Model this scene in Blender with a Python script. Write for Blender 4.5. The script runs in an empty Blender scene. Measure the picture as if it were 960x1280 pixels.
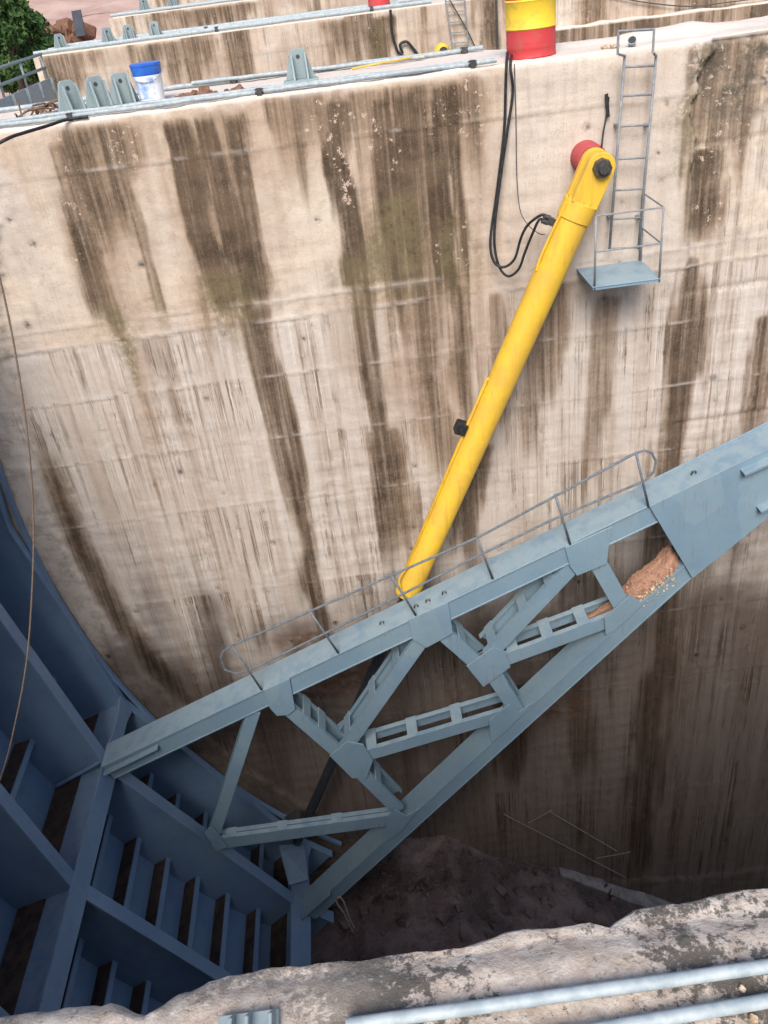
import bpy, bmesh, math, random
import numpy as np
from mathutils import Vector, Matrix
C = bpy.context.scene
COL = C.collection
rnd = random.Random(7)
R = math.radians

# ------------------------------------------------------------------ camera
F_PX, PITCH, ROLL = 1080.0, R(32.6), R(-7.5)
cd = bpy.data.cameras.new('camera'); cam = bpy.data.objects.new('camera', cd); COL.objects.link(cam)
C.camera = cam
cd.sensor_fit = 'VERTICAL'; cd.sensor_height = 36.0; cd.lens = F_PX / 1280 * 36
cd.clip_start = .05; cd.clip_end = 3000
fwd = Vector((0, math.cos(PITCH), -math.sin(PITCH)))
up0 = Vector((0, math.sin(PITCH), math.cos(PITCH))); rt0 = Vector((1, 0, 0))
rt = rt0 * math.cos(ROLL) + up0 * math.sin(ROLL)
up = up0 * math.cos(ROLL) - rt0 * math.sin(ROLL)
cam.matrix_world = Matrix((( rt.x, up.x, -fwd.x, 0), (rt.y, up.y, -fwd.y, 0), (rt.z, up.z, -fwd.z, 0), (0, 0, 0, 1)))

# ------------------------------------------------------------------ sky and sun (bright overcast)
SUN_EL, SUN_ROT = R(45), R(189)
w = bpy.data.worlds.new('World'); C.world = w; w.use_nodes = True
nt = w.node_tree; bg = nt.nodes['Background']
sk = nt.nodes.new('ShaderNodeTexSky'); sk.sky_type = 'NISHITA'; sk.sun_disc = False
sk.sun_elevation = SUN_EL; sk.sun_rotation = SUN_ROT; sk.air_density = 1.0; sk.dust_density = 3.0; sk.ozone_density = 1.0
nt.links.new(sk.outputs[0], bg.inputs[0]); bg.inputs[1].default_value = .078
sl = bpy.data.lights.new('sun', 'SUN'); sl.energy = 1.5; sl.angle = R(26); sl.color = (1, .965, .92)
so = bpy.data.objects.new('sun', sl); COL.objects.link(so)
sd = Vector((math.sin(SUN_ROT) * math.cos(SUN_EL), math.cos(SUN_ROT) * math.cos(SUN_EL), math.sin(SUN_EL)))
so.rotation_euler = (-sd).to_track_quat('-Z', 'Y').to_euler()
vs = C.view_settings; vs.view_transform = 'Standard'; vs.look = 'None'; vs.gamma = 1; vs.use_curve_mapping = False
vs.exposure = 1.4

# ------------------------------------------------------------------ measuring helpers: a sight line met with a real plane
def ray(px, py):
    dx, dy = px - 480, py - 640
    return fwd + rt * (dx / F_PX) - up * (dy / F_PX)
def onY(px, py, Y):
    d = ray(px, py); return d * (Y / d.y)
def onZ(px, py, Z):
    d = ray(px, py); return d * (Z / d.z)

# ------------------------------------------------------------------ numpy noise
def _h(ix, iy, s):
    v = np.sin(ix * 127.1 + iy * 311.7 + s * 74.7) * 43758.5453
    return v - np.floor(v)
def vnoise(x, y, s=0.0):
    x = np.asarray(x, float); y = np.asarray(y, float)
    ix = np.floor(x); iy = np.floor(y); fx = x - ix; fy = y - iy
    fx = fx * fx * (3 - 2 * fx); fy = fy * fy * (3 - 2 * fy)
    a = _h(ix, iy, s); b = _h(ix + 1, iy, s); c = _h(ix, iy + 1, s); d = _h(ix + 1, iy + 1, s)
    return (a * (1 - fx) + b * fx) * (1 - fy) + (c * (1 - fx) + d * fx) * fy
def fbm(x, y, s=0.0, o=4):
    t = 0; a = .5
    for i in range(o):
        t = t + a * vnoise(x * 2 ** i, y * 2 ** i, s + i * 3.1); a *= .5
    return t / (1 - .5 ** o)
def sstep(a, b, x):
    t = np.clip((x - a) / (b - a), 0, 1); return t * t * (3 - 2 * t)

# ------------------------------------------------------------------ objects
def tag(o, label=None, cat=None, group=None, kind=None):
    if label: o['label'] = label
    if cat: o['category'] = cat
    if group: o['group'] = group
    if kind: o['kind'] = kind
    return o
def thing(name, loc, label, cat, group=None):
    o = bpy.data.objects.new(name, None); COL.objects.link(o); o.location = loc; o.empty_display_size = .2
    return tag(o, label, cat, group)
def rootloc(p):
    v = Vector((0, 0, 0))
    while p is not None: v += p.location; p = p.parent
    return v
def link_mesh(name, me, parent=None):
    o = bpy.data.objects.new(name, me); COL.objects.link(o)
    if parent: o.parent = parent
    return o
def children(o): return [c for c in COL.objects if c.parent == o]
def copy_tree(o, parent=None):
    c = o.copy(); COL.objects.link(c); c.parent = parent
    for ch in children(o): copy_tree(ch, c)
    return c
class MB:
    def __init__(s): s.v = []; s.f = []
    def add(s, vs, fs):
        n = len(s.v); s.v += [tuple(p) for p in vs]; s.f += [tuple(i + n for i in f) for f in fs]
    def obox(s, c, ax, ay, az):           # centre and three half-axis vectors
        c, ax, ay, az = map(Vector, (c, ax, ay, az))
        vs = [c + ax * i + ay * j + az * k for k in (-1, 1) for j in (-1, 1) for i in (-1, 1)]
        s.add(vs, [(0, 2, 3, 1), (4, 5, 7, 6), (0, 1, 5, 4), (2, 6, 7, 3), (0, 4, 6, 2), (1, 3, 7, 5)])
    def box(s, x0, x1, y0, y1, z0, z1):
        s.obox(((x0 + x1) / 2, (y0 + y1) / 2, (z0 + z1) / 2), ((x1 - x0) / 2, 0, 0), (0, (y1 - y0) / 2, 0), (0, 0, (z1 - z0) / 2))
    def prism(s, pts, off):               # planar polygon extruded along off
        n = len(pts); off = Vector(off); a = [Vector(p) for p in pts]; b = [p + off for p in a]
        s.add(a + b, [tuple(range(n)), tuple(range(2 * n - 1, n - 1, -1))] + [(i, i + n, (i + 1) % n + n, (i + 1) % n) for i in range(n)])
    def tube(s, pts, r, n=8, closed=False):
        pts = [Vector(p) for p in pts]; m = len(pts)
        rs = r if isinstance(r, (list, tuple)) else [r] * m
        vs = []; prev = None
        for i, p in enumerate(pts):
            if closed: t = pts[(i + 1) % m] - pts[i - 1]
            else: t = pts[min(i + 1, m - 1)] - pts[max(i - 1, 0)]
            t.normalize()
            if prev is None:
                a = Vector((0, 0, 1)) if abs(t.z) < .9 else Vector((1, 0, 0))
                u = t.cross(a).normalized()
            else:
                u = (prev - t * prev.dot(t)).normalized()
            prev = u; q = t.cross(u)
            vs += [p + (u * math.cos(2 * math.pi * k / n) + q * math.sin(2 * math.pi * k / n)) * rs[i] for k in range(n)]
        fs = []
        for i in range(m if closed else m - 1):
            j = (i + 1) % m
            fs += [(i * n + k, i * n + (k + 1) % n, j * n + (k + 1) % n, j * n + k) for k in range(n)]
        if not closed:
            fs += [tuple(range(n - 1, -1, -1)), tuple((m - 1) * n + k for k in range(n))]
        s.add(vs, fs)
    def lathe(s, c, axis, prof, n=28, caps=True):   # prof: (distance along axis, radius)
        c = Vector(c); axis = Vector(axis).normalized()
        a = Vector((0, 0, 1)) if abs(axis.z) < .9 else Vector((1, 0, 0))
        u = axis.cross(a).normalized(); q = axis.cross(u)
        vs = []; m = len(prof)
        for d, r in prof:
            vs += [c + axis * d + (u * math.cos(2 * math.pi * k / n) + q * math.sin(2 * math.pi * k / n)) * r for k in range(n)]
        fs = []
        for i in range(m - 1):
            fs += [(i * n + k, i * n + (k + 1) % n, (i + 1) * n + (k + 1) % n, (i + 1) * n + k) for k in range(n)]
        if caps: fs += [tuple(range(n - 1, -1, -1)), tuple((m - 1) * n + k for k in range(n))]
        s.add(vs, fs)
    def build(s, name, mat, parent=None, smooth=False, bevel=0):
        o0 = rootloc(parent)
        me = bpy.data.meshes.new(name)
        me.from_pydata([(x - o0.x, y - o0.y, z - o0.z) for x, y, z in s.v], [], s.f)
        bm = bmesh.new(); bm.from_mesh(me); bmesh.ops.recalc_face_normals(bm, faces=bm.faces)
        if smooth:
            for f in bm.faces: f.smooth = len(f.verts) <= 4
            for e in bm.edges:
                if len(e.link_faces) == 2 and e.calc_face_angle(0) > .7: e.smooth = False
        bm.to_mesh(me); bm.free()
        me.materials.append(mat)
        o = link_mesh(name, me, parent)
        if bevel:
            b = o.modifiers.new('bevel', 'BEVEL'); b.width = bevel; b.segments = 1; b.limit_method = 'ANGLE'
        return o
def smooth_path(pts, n=6):
    pts = [Vector(p) for p in pts]; out = []
    for i in range(len(pts) - 1):
        p0 = pts[max(i - 1, 0)]; p1 = pts[i]; p2 = pts[i + 1]; p3 = pts[min(i + 2, len(pts) - 1)]
        for k in range(n):
            t = k / n
            out.append(.5 * ((2 * p1) + (p2 - p0) * t + (2 * p0 - 5 * p1 + 4 * p2 - p3) * t * t + (3 * p1 - p0 - 3 * p2 + p3) * t ** 3))
    return out + [pts[-1]]

# ------------------------------------------------------------------ materials
class NT:
    def __init__(s, name):
        s.m = bpy.data.materials.new(name); s.m.use_nodes = True; s.t = s.m.node_tree; s.b = s.t.nodes['Principled BSDF']
        s.co = s.t.nodes.new('ShaderNodeTexCoord')
    def lk(s, a, b): s.t.links.new(a, b)
    def n(s, ty, **k):
        x = s.t.nodes.new(ty)
        for a, b in k.items(): setattr(x, a, b)
        return x
    def coords(s, sc=(1, 1, 1), geo=False):
        mp = s.n('ShaderNodeMapping'); mp.inputs['Scale'].default_value = sc
        if geo: s.lk(s.n('ShaderNodeNewGeometry').outputs['Position'], mp.inputs[0])
        else: s.lk(s.co.outputs['Object'], mp.inputs[0])
        return mp.outputs[0]
    def noise(s, scale, detail=4, sc=(1, 1, 1), rough=.55, geo=False, dist=0):
        x = s.n('ShaderNodeTexNoise'); x.inputs['Scale'].default_value = scale; x.inputs['Detail'].default_value = detail
        x.inputs['Roughness'].default_value = rough; x.inputs['Distortion'].default_value = dist
        s.lk(s.coords(sc, geo), x.inputs['Vector']); return x.outputs['Fac']
    def ramp(s, f, a, b, inv=False):
        x = s.n('ShaderNodeMapRange'); x.interpolation_type = 'SMOOTHSTEP'
        x.inputs[1].default_value = a; x.inputs[2].default_value = b
        if inv: x.inputs[3].default_value = 1; x.inputs[4].default_value = 0
        s.lk(f, x.inputs[0]); return x.outputs[0]
    def math(s, op, a, b=None):
        x = s.n('ShaderNodeMath', operation=op); x.use_clamp = False
        for i, q in enumerate((a, b)):
            if q is None: continue
            if isinstance(q, (int, float)): x.inputs[i].default_value = q
            else: s.lk(q, x.inputs[i])
        return x.outputs[0]
    def mix(s, f, a, b):
        x = s.n('ShaderNodeMix', data_type='RGBA'); x.clamp_factor = True
        for i, q in ((0, f), (6, a), (7, b)):
            if isinstance(q, (int, float)): x.inputs[i].default_value = q
            elif isinstance(q, tuple): x.inputs[i].default_value = (*q, 1)
            else: s.lk(q, x.inputs[i])
        return x.outputs[2]
    def attr(s, nm):
        x = s.n('ShaderNodeAttribute'); x.attribute_name = nm; return x.outputs['Fac']
    def bump(s, h, st, d=.02):
        x = s.n('ShaderNodeBump'); x.inputs['Strength'].default_value = st; x.inputs['Distance'].default_value = d
        s.lk(h, x.inputs['Height']); s.lk(x.outputs[0], s.b.inputs['Normal'])
    def done(s, col, rough=.85, spec=.3, metal=0):
        if isinstance(col, tuple): s.b.inputs['Base Color'].default_value = (*col, 1)
        else: s.lk(col, s.b.inputs['Base Color'])
        if isinstance(rough, (int, float)): s.b.inputs['Roughness'].default_value = rough
        else: s.lk(rough, s.b.inputs['Roughness'])
        s.b.inputs['Specular IOR Level'].default_value = spec; s.b.inputs['Metallic'].default_value = metal
        return s.m

def mat_concrete():
    t = NT('weathered_concrete')
    big = t.noise(.45, 3, geo=True); mid = t.noise(2.2, 5, geo=True); fine = t.noise(14, 6, geo=True, rough=.65); grit = t.noise(70, 3, geo=True)
    col = t.mix(t.ramp(big, .36, .66), (.50, .395, .31), (.60, .525, .435))
    col = t.mix(t.ramp(mid, .35, .7), col, (.47, .40, .34))
    blot = t.math('MULTIPLY', t.ramp(t.noise(5, 6, geo=True, rough=.75), .50, .66), .45)
    col = t.mix(blot, col, (.36, .27, .20))
    # washed lower lifts: greyer, with fine drips
    col = t.mix(t.attr('wash'), col, (.51, .46, .42))
    hz = t.math('MULTIPLY', t.ramp(t.noise(1, 5, sc=(3.2, 3.2, .22), geo=True, rough=.7), .42, .68), t.math('ADD', .25, t.attr('wash')))
    col = t.mix(t.math('MULTIPLY', hz, .55), col, (.33, .245, .18))
    brk = t.ramp(t.noise(1, 5, sc=(7, 7, 1.1), geo=True, rough=.7), .40, .60)
    dr1 = t.noise(1, 5, sc=(11, 11, .15), geo=True, rough=.72); dr2 = t.noise(1, 3, sc=(44, 44, .32), geo=True, rough=.6)
    drmask = t.ramp(t.noise(1, 3, sc=(1.3, 1.3, .4), geo=True), .30, .56)
    d1 = t.math('MULTIPLY', t.ramp(dr1, .47, .61), t.math('MULTIPLY', drmask, t.attr('drip')))
    col = t.mix(t.math('MULTIPLY', t.math('MULTIPLY', d1, t.math('ADD', .4, t.math('MULTIPLY', brk, .6))), .95), col, (.19, .137, .097))
    d2 = t.math('MULTIPLY', t.ramp(dr2, .53, .61), t.math('MULTIPLY', t.ramp(dr1, .40, .55), t.attr('drip')))
    col = t.mix(t.math('MULTIPLY', t.math('MULTIPLY', d2, brk), .85), col, (.12, .083, .058))
    wl = t.math('MULTIPLY', t.ramp(t.noise(1, 3, sc=(26, 26, .45), geo=True), .60, .70), t.attr('drip'))
    col = t.mix(t.math('MULTIPLY', wl, .7), col, (.62, .58, .53))
    # large stains carried by the mesh, broken up by grain
    st = t.math('ADD', t.math('MULTIPLY', t.noise(1, 4, sc=(9, 9, .5), geo=True), .9), t.math('MULTIPLY', fine, .5))
    st = t.ramp(st, .42, .92)
    col = t.mix(t.math('MULTIPLY', t.attr('tan'), t.math('ADD', .3, t.math('MULTIPLY', st, .6))), col, (.30, .205, .14))
    vst = t.noise(1, 5, sc=(15, 15, .3), geo=True, rough=.65); spk = t.noise(30, 5, geo=True, rough=.75)
    bsum = t.math('ADD', t.attr('brown'), t.math('ADD', t.math('MULTIPLY', t.math('SUBTRACT', vst, .5), 2.0), t.math('ADD', t.math('MULTIPLY', t.math('SUBTRACT', fine, .5), .45), t.math('MULTIPLY', t.math('SUBTRACT', spk, .5), .5))))
    col = t.mix(t.math('MULTIPLY', t.ramp(t.attr('brown'), .0, .45), .62), col, (.255, .175, .112))
    br = t.math('MULTIPLY', t.ramp(bsum, .02, 1.1), t.math('MULTIPLY', t.ramp(t.attr('brown'), .0, .35), 1.0))
    bcol = t.mix(t.ramp(mid, .35, .65), (.052, .034, .021), (.105, .070, .045))
    col = t.mix(br, col, bcol)
    col = t.mix(t.math('MULTIPLY', t.attr('olive'), t.ramp(fine, .3, .6)), col, (.15, .125, .062))
    col = t.mix(t.math('MULTIPLY', t.attr('moss'), t.ramp(t.noise(6, 6, geo=True, rough=.7), .40, .58)), col, (.075, .066, .052))
    # flaked pale spots inside stains, pits elsewhere
    fl = t.ramp(t.math('ADD', t.noise(11, 6, geo=True, rough=.75), t.math('MULTIPLY', t.attr('flake'), .13)), .665, .69)
    fl = t.math('MULTIPLY', fl, t.ramp(t.attr('flake'), .1, .4))
    col = t.mix(fl, col, (.46, .36, .29))
    col = t.mix(t.math('MULTIPLY', t.attr('peel'), t.ramp(t.noise(5, 6, geo=True, rough=.7), .36, .56)), col, (.36, .22, .16))
    pit = t.math('MULTIPLY', t.ramp(t.noise(24, 5, geo=True, rough=.75), .64, .70), t.ramp(t.noise(1.7, 4, geo=True), .42, .58))
    col = t.mix(t.math('MULTIPLY', pit, .8), col, (.10, .08, .06))
    col = t.mix(t.attr('pale'), col, (.64, .575, .52))
    col = t.mix(t.math('MULTIPLY', t.ramp(grit, .45, .75), .3), col, (.24, .19, .155))
    dm = t.n('ShaderNodeMix', data_type='RGBA'); dm.blend_type = 'MULTIPLY'; t.lk(t.attr('pit_shade'), dm.inputs[0]); t.lk(col, dm.inputs[6]); dm.inputs[7].default_value = (.26, .235, .225, 1); col = dm.outputs[2]  # multiplies the shade of the pit into the wall colour
    h = t.math('ADD', t.math('MULTIPLY', fine, .7), t.math('ADD', t.math('MULTIPLY', grit, .35), t.math('MULTIPLY', mid, .25)))
    t.bump(h, .5, .022)
    return t.done(col, .9, .2)
def mat_near():
    t = NT('lichened_concrete')
    big = t.noise(3, 4); mid = t.noise(11, 6, rough=.65); fine = t.noise(60, 5, rough=.7)
    col = t.mix(t.ramp(mid, .3, .7), (.40, .325, .27), (.54, .475, .415))
    col = t.mix(t.math('MULTIPLY', t.ramp(t.noise(20, 6, rough=.75), .47, .62), .7), col, (.30, .235, .19))
    lm = t.math('ADD', t.math('MULTIPLY', big, 1.1), t.math('MULTIPLY', t.noise(34, 6, rough=.75), .9))
    lich = t.math('MULTIPLY', t.ramp(lm, .93, 1.03), t.attr('lichen'))
    col = t.mix(t.math('MULTIPLY', lich, .9), col, (.075, .068, .06))
    sp = t.ramp(t.noise(46, 5, rough=.75), .59, .66)
    col = t.mix(t.math('MULTIPLY', sp, .75), col, (.13, .11, .09))
    col = t.mix(t.math('MULTIPLY', t.ramp(t.noise(80, 3), .60, .72), .4), col, (.52, .47, .42))
    col = t.mix(t.attr('grey'), col, t.mix(t.ramp(mid, .3, .7), (.22, .19, .155), (.33, .29, .25)))
    h = t.math('ADD', t.math('MULTIPLY', fine, .3), t.math('MULTIPLY', mid, 1.0))
    t.bump(h, .9, .014)
    return t.done(col, .92, .2)
def mat_steel(name, a, b, dark, rough=.5, dust=.5, patch=0.0):
    t = NT(name)
    big = t.noise(1.1, 3, geo=True); mid = t.noise(5, 5, geo=True, rough=.6); fine = t.noise(40, 4, geo=True)
    col = t.mix(t.ramp(big, .35, .65), a, b)
    if patch:
        v = t.n('ShaderNodeTexVoronoi'); v.distance = 'CHEBYCHEV'; v.inputs['Scale'].default_value = 1.0; cv = t.coords((1.5, .6, .9), True); cv.node.inputs['Rotation'].default_value = (0, .4, 0); t.lk(cv, v.inputs['Vector'])
        sx = t.n('ShaderNodeSeparateColor'); t.lk(v.outputs['Color'], sx.inputs[0])
        col = t.mix(t.math('MULTIPLY', t.ramp(sx.outputs[0], .66, .70), patch), col, dark)
        col = t.mix(t.math('MULTIPLY', t.ramp(sx.outputs[1], .70, .74), patch * .8), col, (.30, .37, .36))
    col = t.mix(t.math('MULTIPLY', t.ramp(mid, .5, .72), .28), col, dark)
    sep = t.n('ShaderNodeSeparateXYZ'); t.lk(t.n('ShaderNodeNewGeometry').outputs['Normal'], sep.inputs[0])
    du = t.math('MULTIPLY', t.ramp(sep.outputs[2], .5, .95), t.math('MULTIPLY', t.ramp(mid, .3, .62), dust))
    col = t.mix(du, col, (.36, .42, .425))
    col = t.mix(t.math('MULTIPLY', t.ramp(t.noise(17, 6, geo=True, rough=.75), .62, .69), .6), col, (.13, .075, .045))
    ro = t.math('MULTIPLY', t.ramp(t.noise(1, 5, sc=(26, 26, 1.6), geo=True, rough=.7), .56, .68), t.ramp(t.noise(2.2, 3, geo=True), .42, .6))
    col = t.mix(t.math('MULTIPLY', ro, .45), col, (.15, .115, .085))
    t.bump(t.math('ADD', fine, mid), .12, .01)
    return t.done(col, t.math('ADD', rough, t.math('MULTIPLY', t.math('SUBTRACT', mid, .5), .4)), .4)
def mat_paint(name, col, wear, rough=.4, spec=.45, amt=.5, sc=7, streak=False):
    t = NT(name)
    n1 = t.noise(sc, 5, rough=.65); n2 = t.noise(sc * 5, 4)
    c = t.mix(t.math('MULTIPLY', t.ramp(n1, .48, .75), amt), col, wear)
    c = t.mix(t.math('MULTIPLY', t.ramp(n2, .64, .72), amt * .7), c, tuple(x * .5 for x in wear))
    t.bump(n1, .1, .01)
    return t.done(c, t.math('ADD', rough - .1, t.math('MULTIPLY', n1, .25)), spec)
def mat_plain(name, a, b, sc=8, rough=.8, spec=.3, metal=0, bump=.3):
    t = NT(name); n1 = t.noise(sc, 5, rough=.65)
    t.bump(n1, bump, .01)
    return t.done(t.mix(t.ramp(n1, .32, .68), a, b), rough, spec, metal)

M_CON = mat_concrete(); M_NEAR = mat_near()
M_ARM = mat_steel('arm_paint', (.165, .25, .32), (.19, .28, .345), (.125, .20, .28), .5, .4, .16)
M_GATE = mat_steel('gate_paint', (.125, .20, .32), (.15, .235, .345), (.085, .13, .225), .5, .25)
M_BRK = mat_steel('bracket_paint', (.20, .25, .27), (.23, .29, .30), (.13, .17, .20), .55, .3)
M_RAIL = mat_plain('grey_rail_steel', (.10, .12, .14), (.17, .19, .21), 12, .5, .4)
M_PIPE = mat_plain('galvanised_pipe', (.24, .285, .31), (.36, .405, .42), 18, .55, .4, 0, .15)
M_LAD = mat_plain('ladder_steel', (.17, .185, .20), (.26, .27, .28), 14, .55)
def mat_cyl():
    t = NT('yellow_cylinder_paint'); n1 = t.noise(3, 5, geo=True, rough=.6); n2 = t.noise(26, 5, geo=True, rough=.75)
    c = t.mix(t.ramp(n1, .35, .7), (.66, .415, .035), (.57, .345, .045))
    c = t.mix(t.math('MULTIPLY', t.ramp(t.noise(1, 4, sc=(14, 14, 1.2), geo=True), .52, .68), .4), c, (.42, .25, .045))
    c = t.mix(t.math('MULTIPLY', t.ramp(n2, .64, .69), .75), c, (.15, .09, .04))
    t.bump(n2, .12, .01); return t.done(c, t.math('ADD', .32, t.math('MULTIPLY', n1, .3)), .45)
M_YEL = mat_cyl()
M_YELD = mat_paint('drum_yellow', (.70, .48, .035), (.38, .25, .08), .55, .35, .7, 7)
M_RED = mat_paint('drum_red', (.46, .04, .045), (.30, .10, .08), .55, .35, .7, 7)
M_REDOX = mat_paint('red_primer', (.36, .065, .065), (.40, .14, .12), .7, .25, .5, 10)
M_BLACK = mat_plain('black_rubber', (.012, .012, .014), (.03, .03, .032), 20, .55)
M_NUT = mat_plain('dark_steel', (.03, .03, .032), (.065, .06, .058), 30, .4, .5)
M_ROD = mat_plain('dark_rod_steel', (.014, .017, .022), (.03, .034, .04), 10, .4, .5)
M_MUD = mat_plain('rusty_mud', (.035, .024, .019), (.085, .055, .04), 5, .8)
M_SAND = mat_plain('red_sand', (.32, .17, .115), (.42, .25, .175), 22, .95, .15, 0, 1.0)
M_PEB = mat_plain('pale_pebble', (.26, .16, .09), (.62, .52, .40), 24, .9)
M_RUB = mat_plain('rusty_rubble', (.13, .065, .045), (.21, .12, .08), 14, .95, .2, 0, .7)
M_TWIG = mat_plain('brown_twig', (.09, .055, .04), (.17, .11, .08), 20, .9)
M_ROPE = mat_plain('brown_rope', (.13, .09, .065), (.20, .145, .11), 60, .9)
M_WHITE = mat_plain('white_plastic', (.62, .66, .72), (.74, .77, .80), 5, .4, .5, 0, .05)
M_BLUE = mat_plain('blue_plastic', (.015, .085, .42), (.03, .14, .52), 6, .35, .5, 0, .05)
M_POLE = mat_plain('pale_pole', (.24, .20, .17), (.36, .31, .27), 20, .9)
M_LEAF = mat_plain('leaf_green', (.022, .06, .016), (.06, .115, .03), .9, .7, .25, 0, 0)
M_BARK = mat_plain('bark', (.06, .045, .03), (.11, .085, .06), 6, .95)
M_EARTH = mat_plain('red_earth', (.33, .215, .18), (.44, .32, .28), .35, .95, .2, 0, .5)
M_GROUND = mat_plain('river_ground', (.14, .12, .09), (.22, .19, .15), .06, .95)
def mat_floor():
    t = NT('muddy_floor_concrete'); b = t.noise(.7, 6, geo=True, rough=.7); m_ = t.noise(4, 6, geo=True, rough=.75); f_ = t.noise(20, 5, geo=True, rough=.75)
    c = t.mix(t.ramp(b, .40, .60), (.065, .047, .042), (.21, .16, .15))
    c = t.mix(t.math('MULTIPLY', t.ramp(m_, .48, .60), .6), c, (.13, .075, .06)); c = t.mix(t.math('MULTIPLY', t.ramp(f_, .55, .65), .5), c, (.24, .19, .17)); c = t.mix(t.math('MULTIPLY', t.ramp(f_, .42, .34), .6), c, (.02, .016, .014))
    t.bump(t.math('ADD', m_, f_), .7, .06); return t.done(c, t.ramp(b, .38, .55), .4)
M_FLOOR = mat_floor()
M_KERB = mat_plain('pale_wet_concrete', (.13, .115, .112), (.26, .235, .23), 4, .6)
M_SHEET = mat_plain('dark_blue_sheet', (.045, .055, .075), (.07, .08, .10), 2, .6)
t = NT('river_water'); M_WATER = t.done((.05, .07, .06), .08, .5); t.bump(t.noise(1.5, 3), .15, .05)

# ------------------------------------------------------------------ piers (large structure)
T = Vector((6.47, 0, -6.22))            # trunnion axis of the gate
Y1 = 11.2; ZD = -1.22
AXS = lambda Y, z: (Y * math.cos(PITCH) - z * math.sin(PITCH)) / F_PX       # metres per photo pixel there
def poly(pts, Y):
    out = []
    for px, py, hw in pts:
        p = onY(px, py, Y); out.append((p.z, p.x, 1.18 * hw * AXS(Y, p.z)))
    out.sort(); return np.array(out)
def streak(X, Z, pts, Y, soft=.75, ft=.12, fb=.8, seed=0.):
    a = poly(pts, Y)
    c = np.interp(Z, a[:, 0], a[:, 1]); hw = np.interp(Z, a[:, 0], a[:, 2])
    wob = (fbm(X * 3, Z * 1.2, seed + 5, 3) - .5) * hw * 1.3 + (vnoise(X * 11, Z * .7, seed) - .5) * hw * .7
    m = 1 - sstep(1 - soft, 1 + soft * .6, np.abs(X - c + wob) / np.maximum(hw, 1e-3))
    zt = a[-1, 0]; zb = a[0, 0]
    j = (vnoise(X * 9, X * 0 + seed, seed) - .5) * fb
    return m * sstep(zt + ft, zt - .02, Z) * sstep(zb - fb + j, zb + fb * .4 + j, Z)
def grid_obj(name, P, nr, nc, mat, attrs, parent=None):
    o0 = np.array(rootloc(parent)); me = bpy.data.meshes.new(name)
    idx = np.arange(nr * nc).reshape(nr, nc)
    F = np.stack([idx[:-1, :-1], idx[1:, :-1], idx[1:, 1:], idx[:-1, 1:]], -1).reshape(-1, 4)
    me.vertices.add(nr * nc); me.vertices.foreach_set('co', (P - o0).astype(np.float32).ravel())
    me.loops.add(F.size); me.loops.foreach_set('vertex_index', F.ravel().astype(np.int32))
    me.polygons.add(len(F)); me.polygons.foreach_set('loop_start', np.arange(0, F.size, 4, dtype=np.int32))
    me.polygons.foreach_set('loop_total', np.full(len(F), 4, dtype=np.int32))
    me.polygons.foreach_set('use_smooth', np.ones(len(F), dtype=bool))
    me.update(calc_edges=True); me.validate()
    for k, v in attrs.items():
        at = me.attributes.new(k, 'FLOAT', 'POINT'); at.data.foreach_set('value', np.clip(v, 0, 1).astype(np.float32).ravel())
    me.materials.append(mat)
    return link_mesh(name, me, parent)
ATTRS = ('brown', 'tan', 'olive', 'moss', 'wash', 'drip', 'flake', 'peel', 'pale', 'pit_shade')

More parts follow.
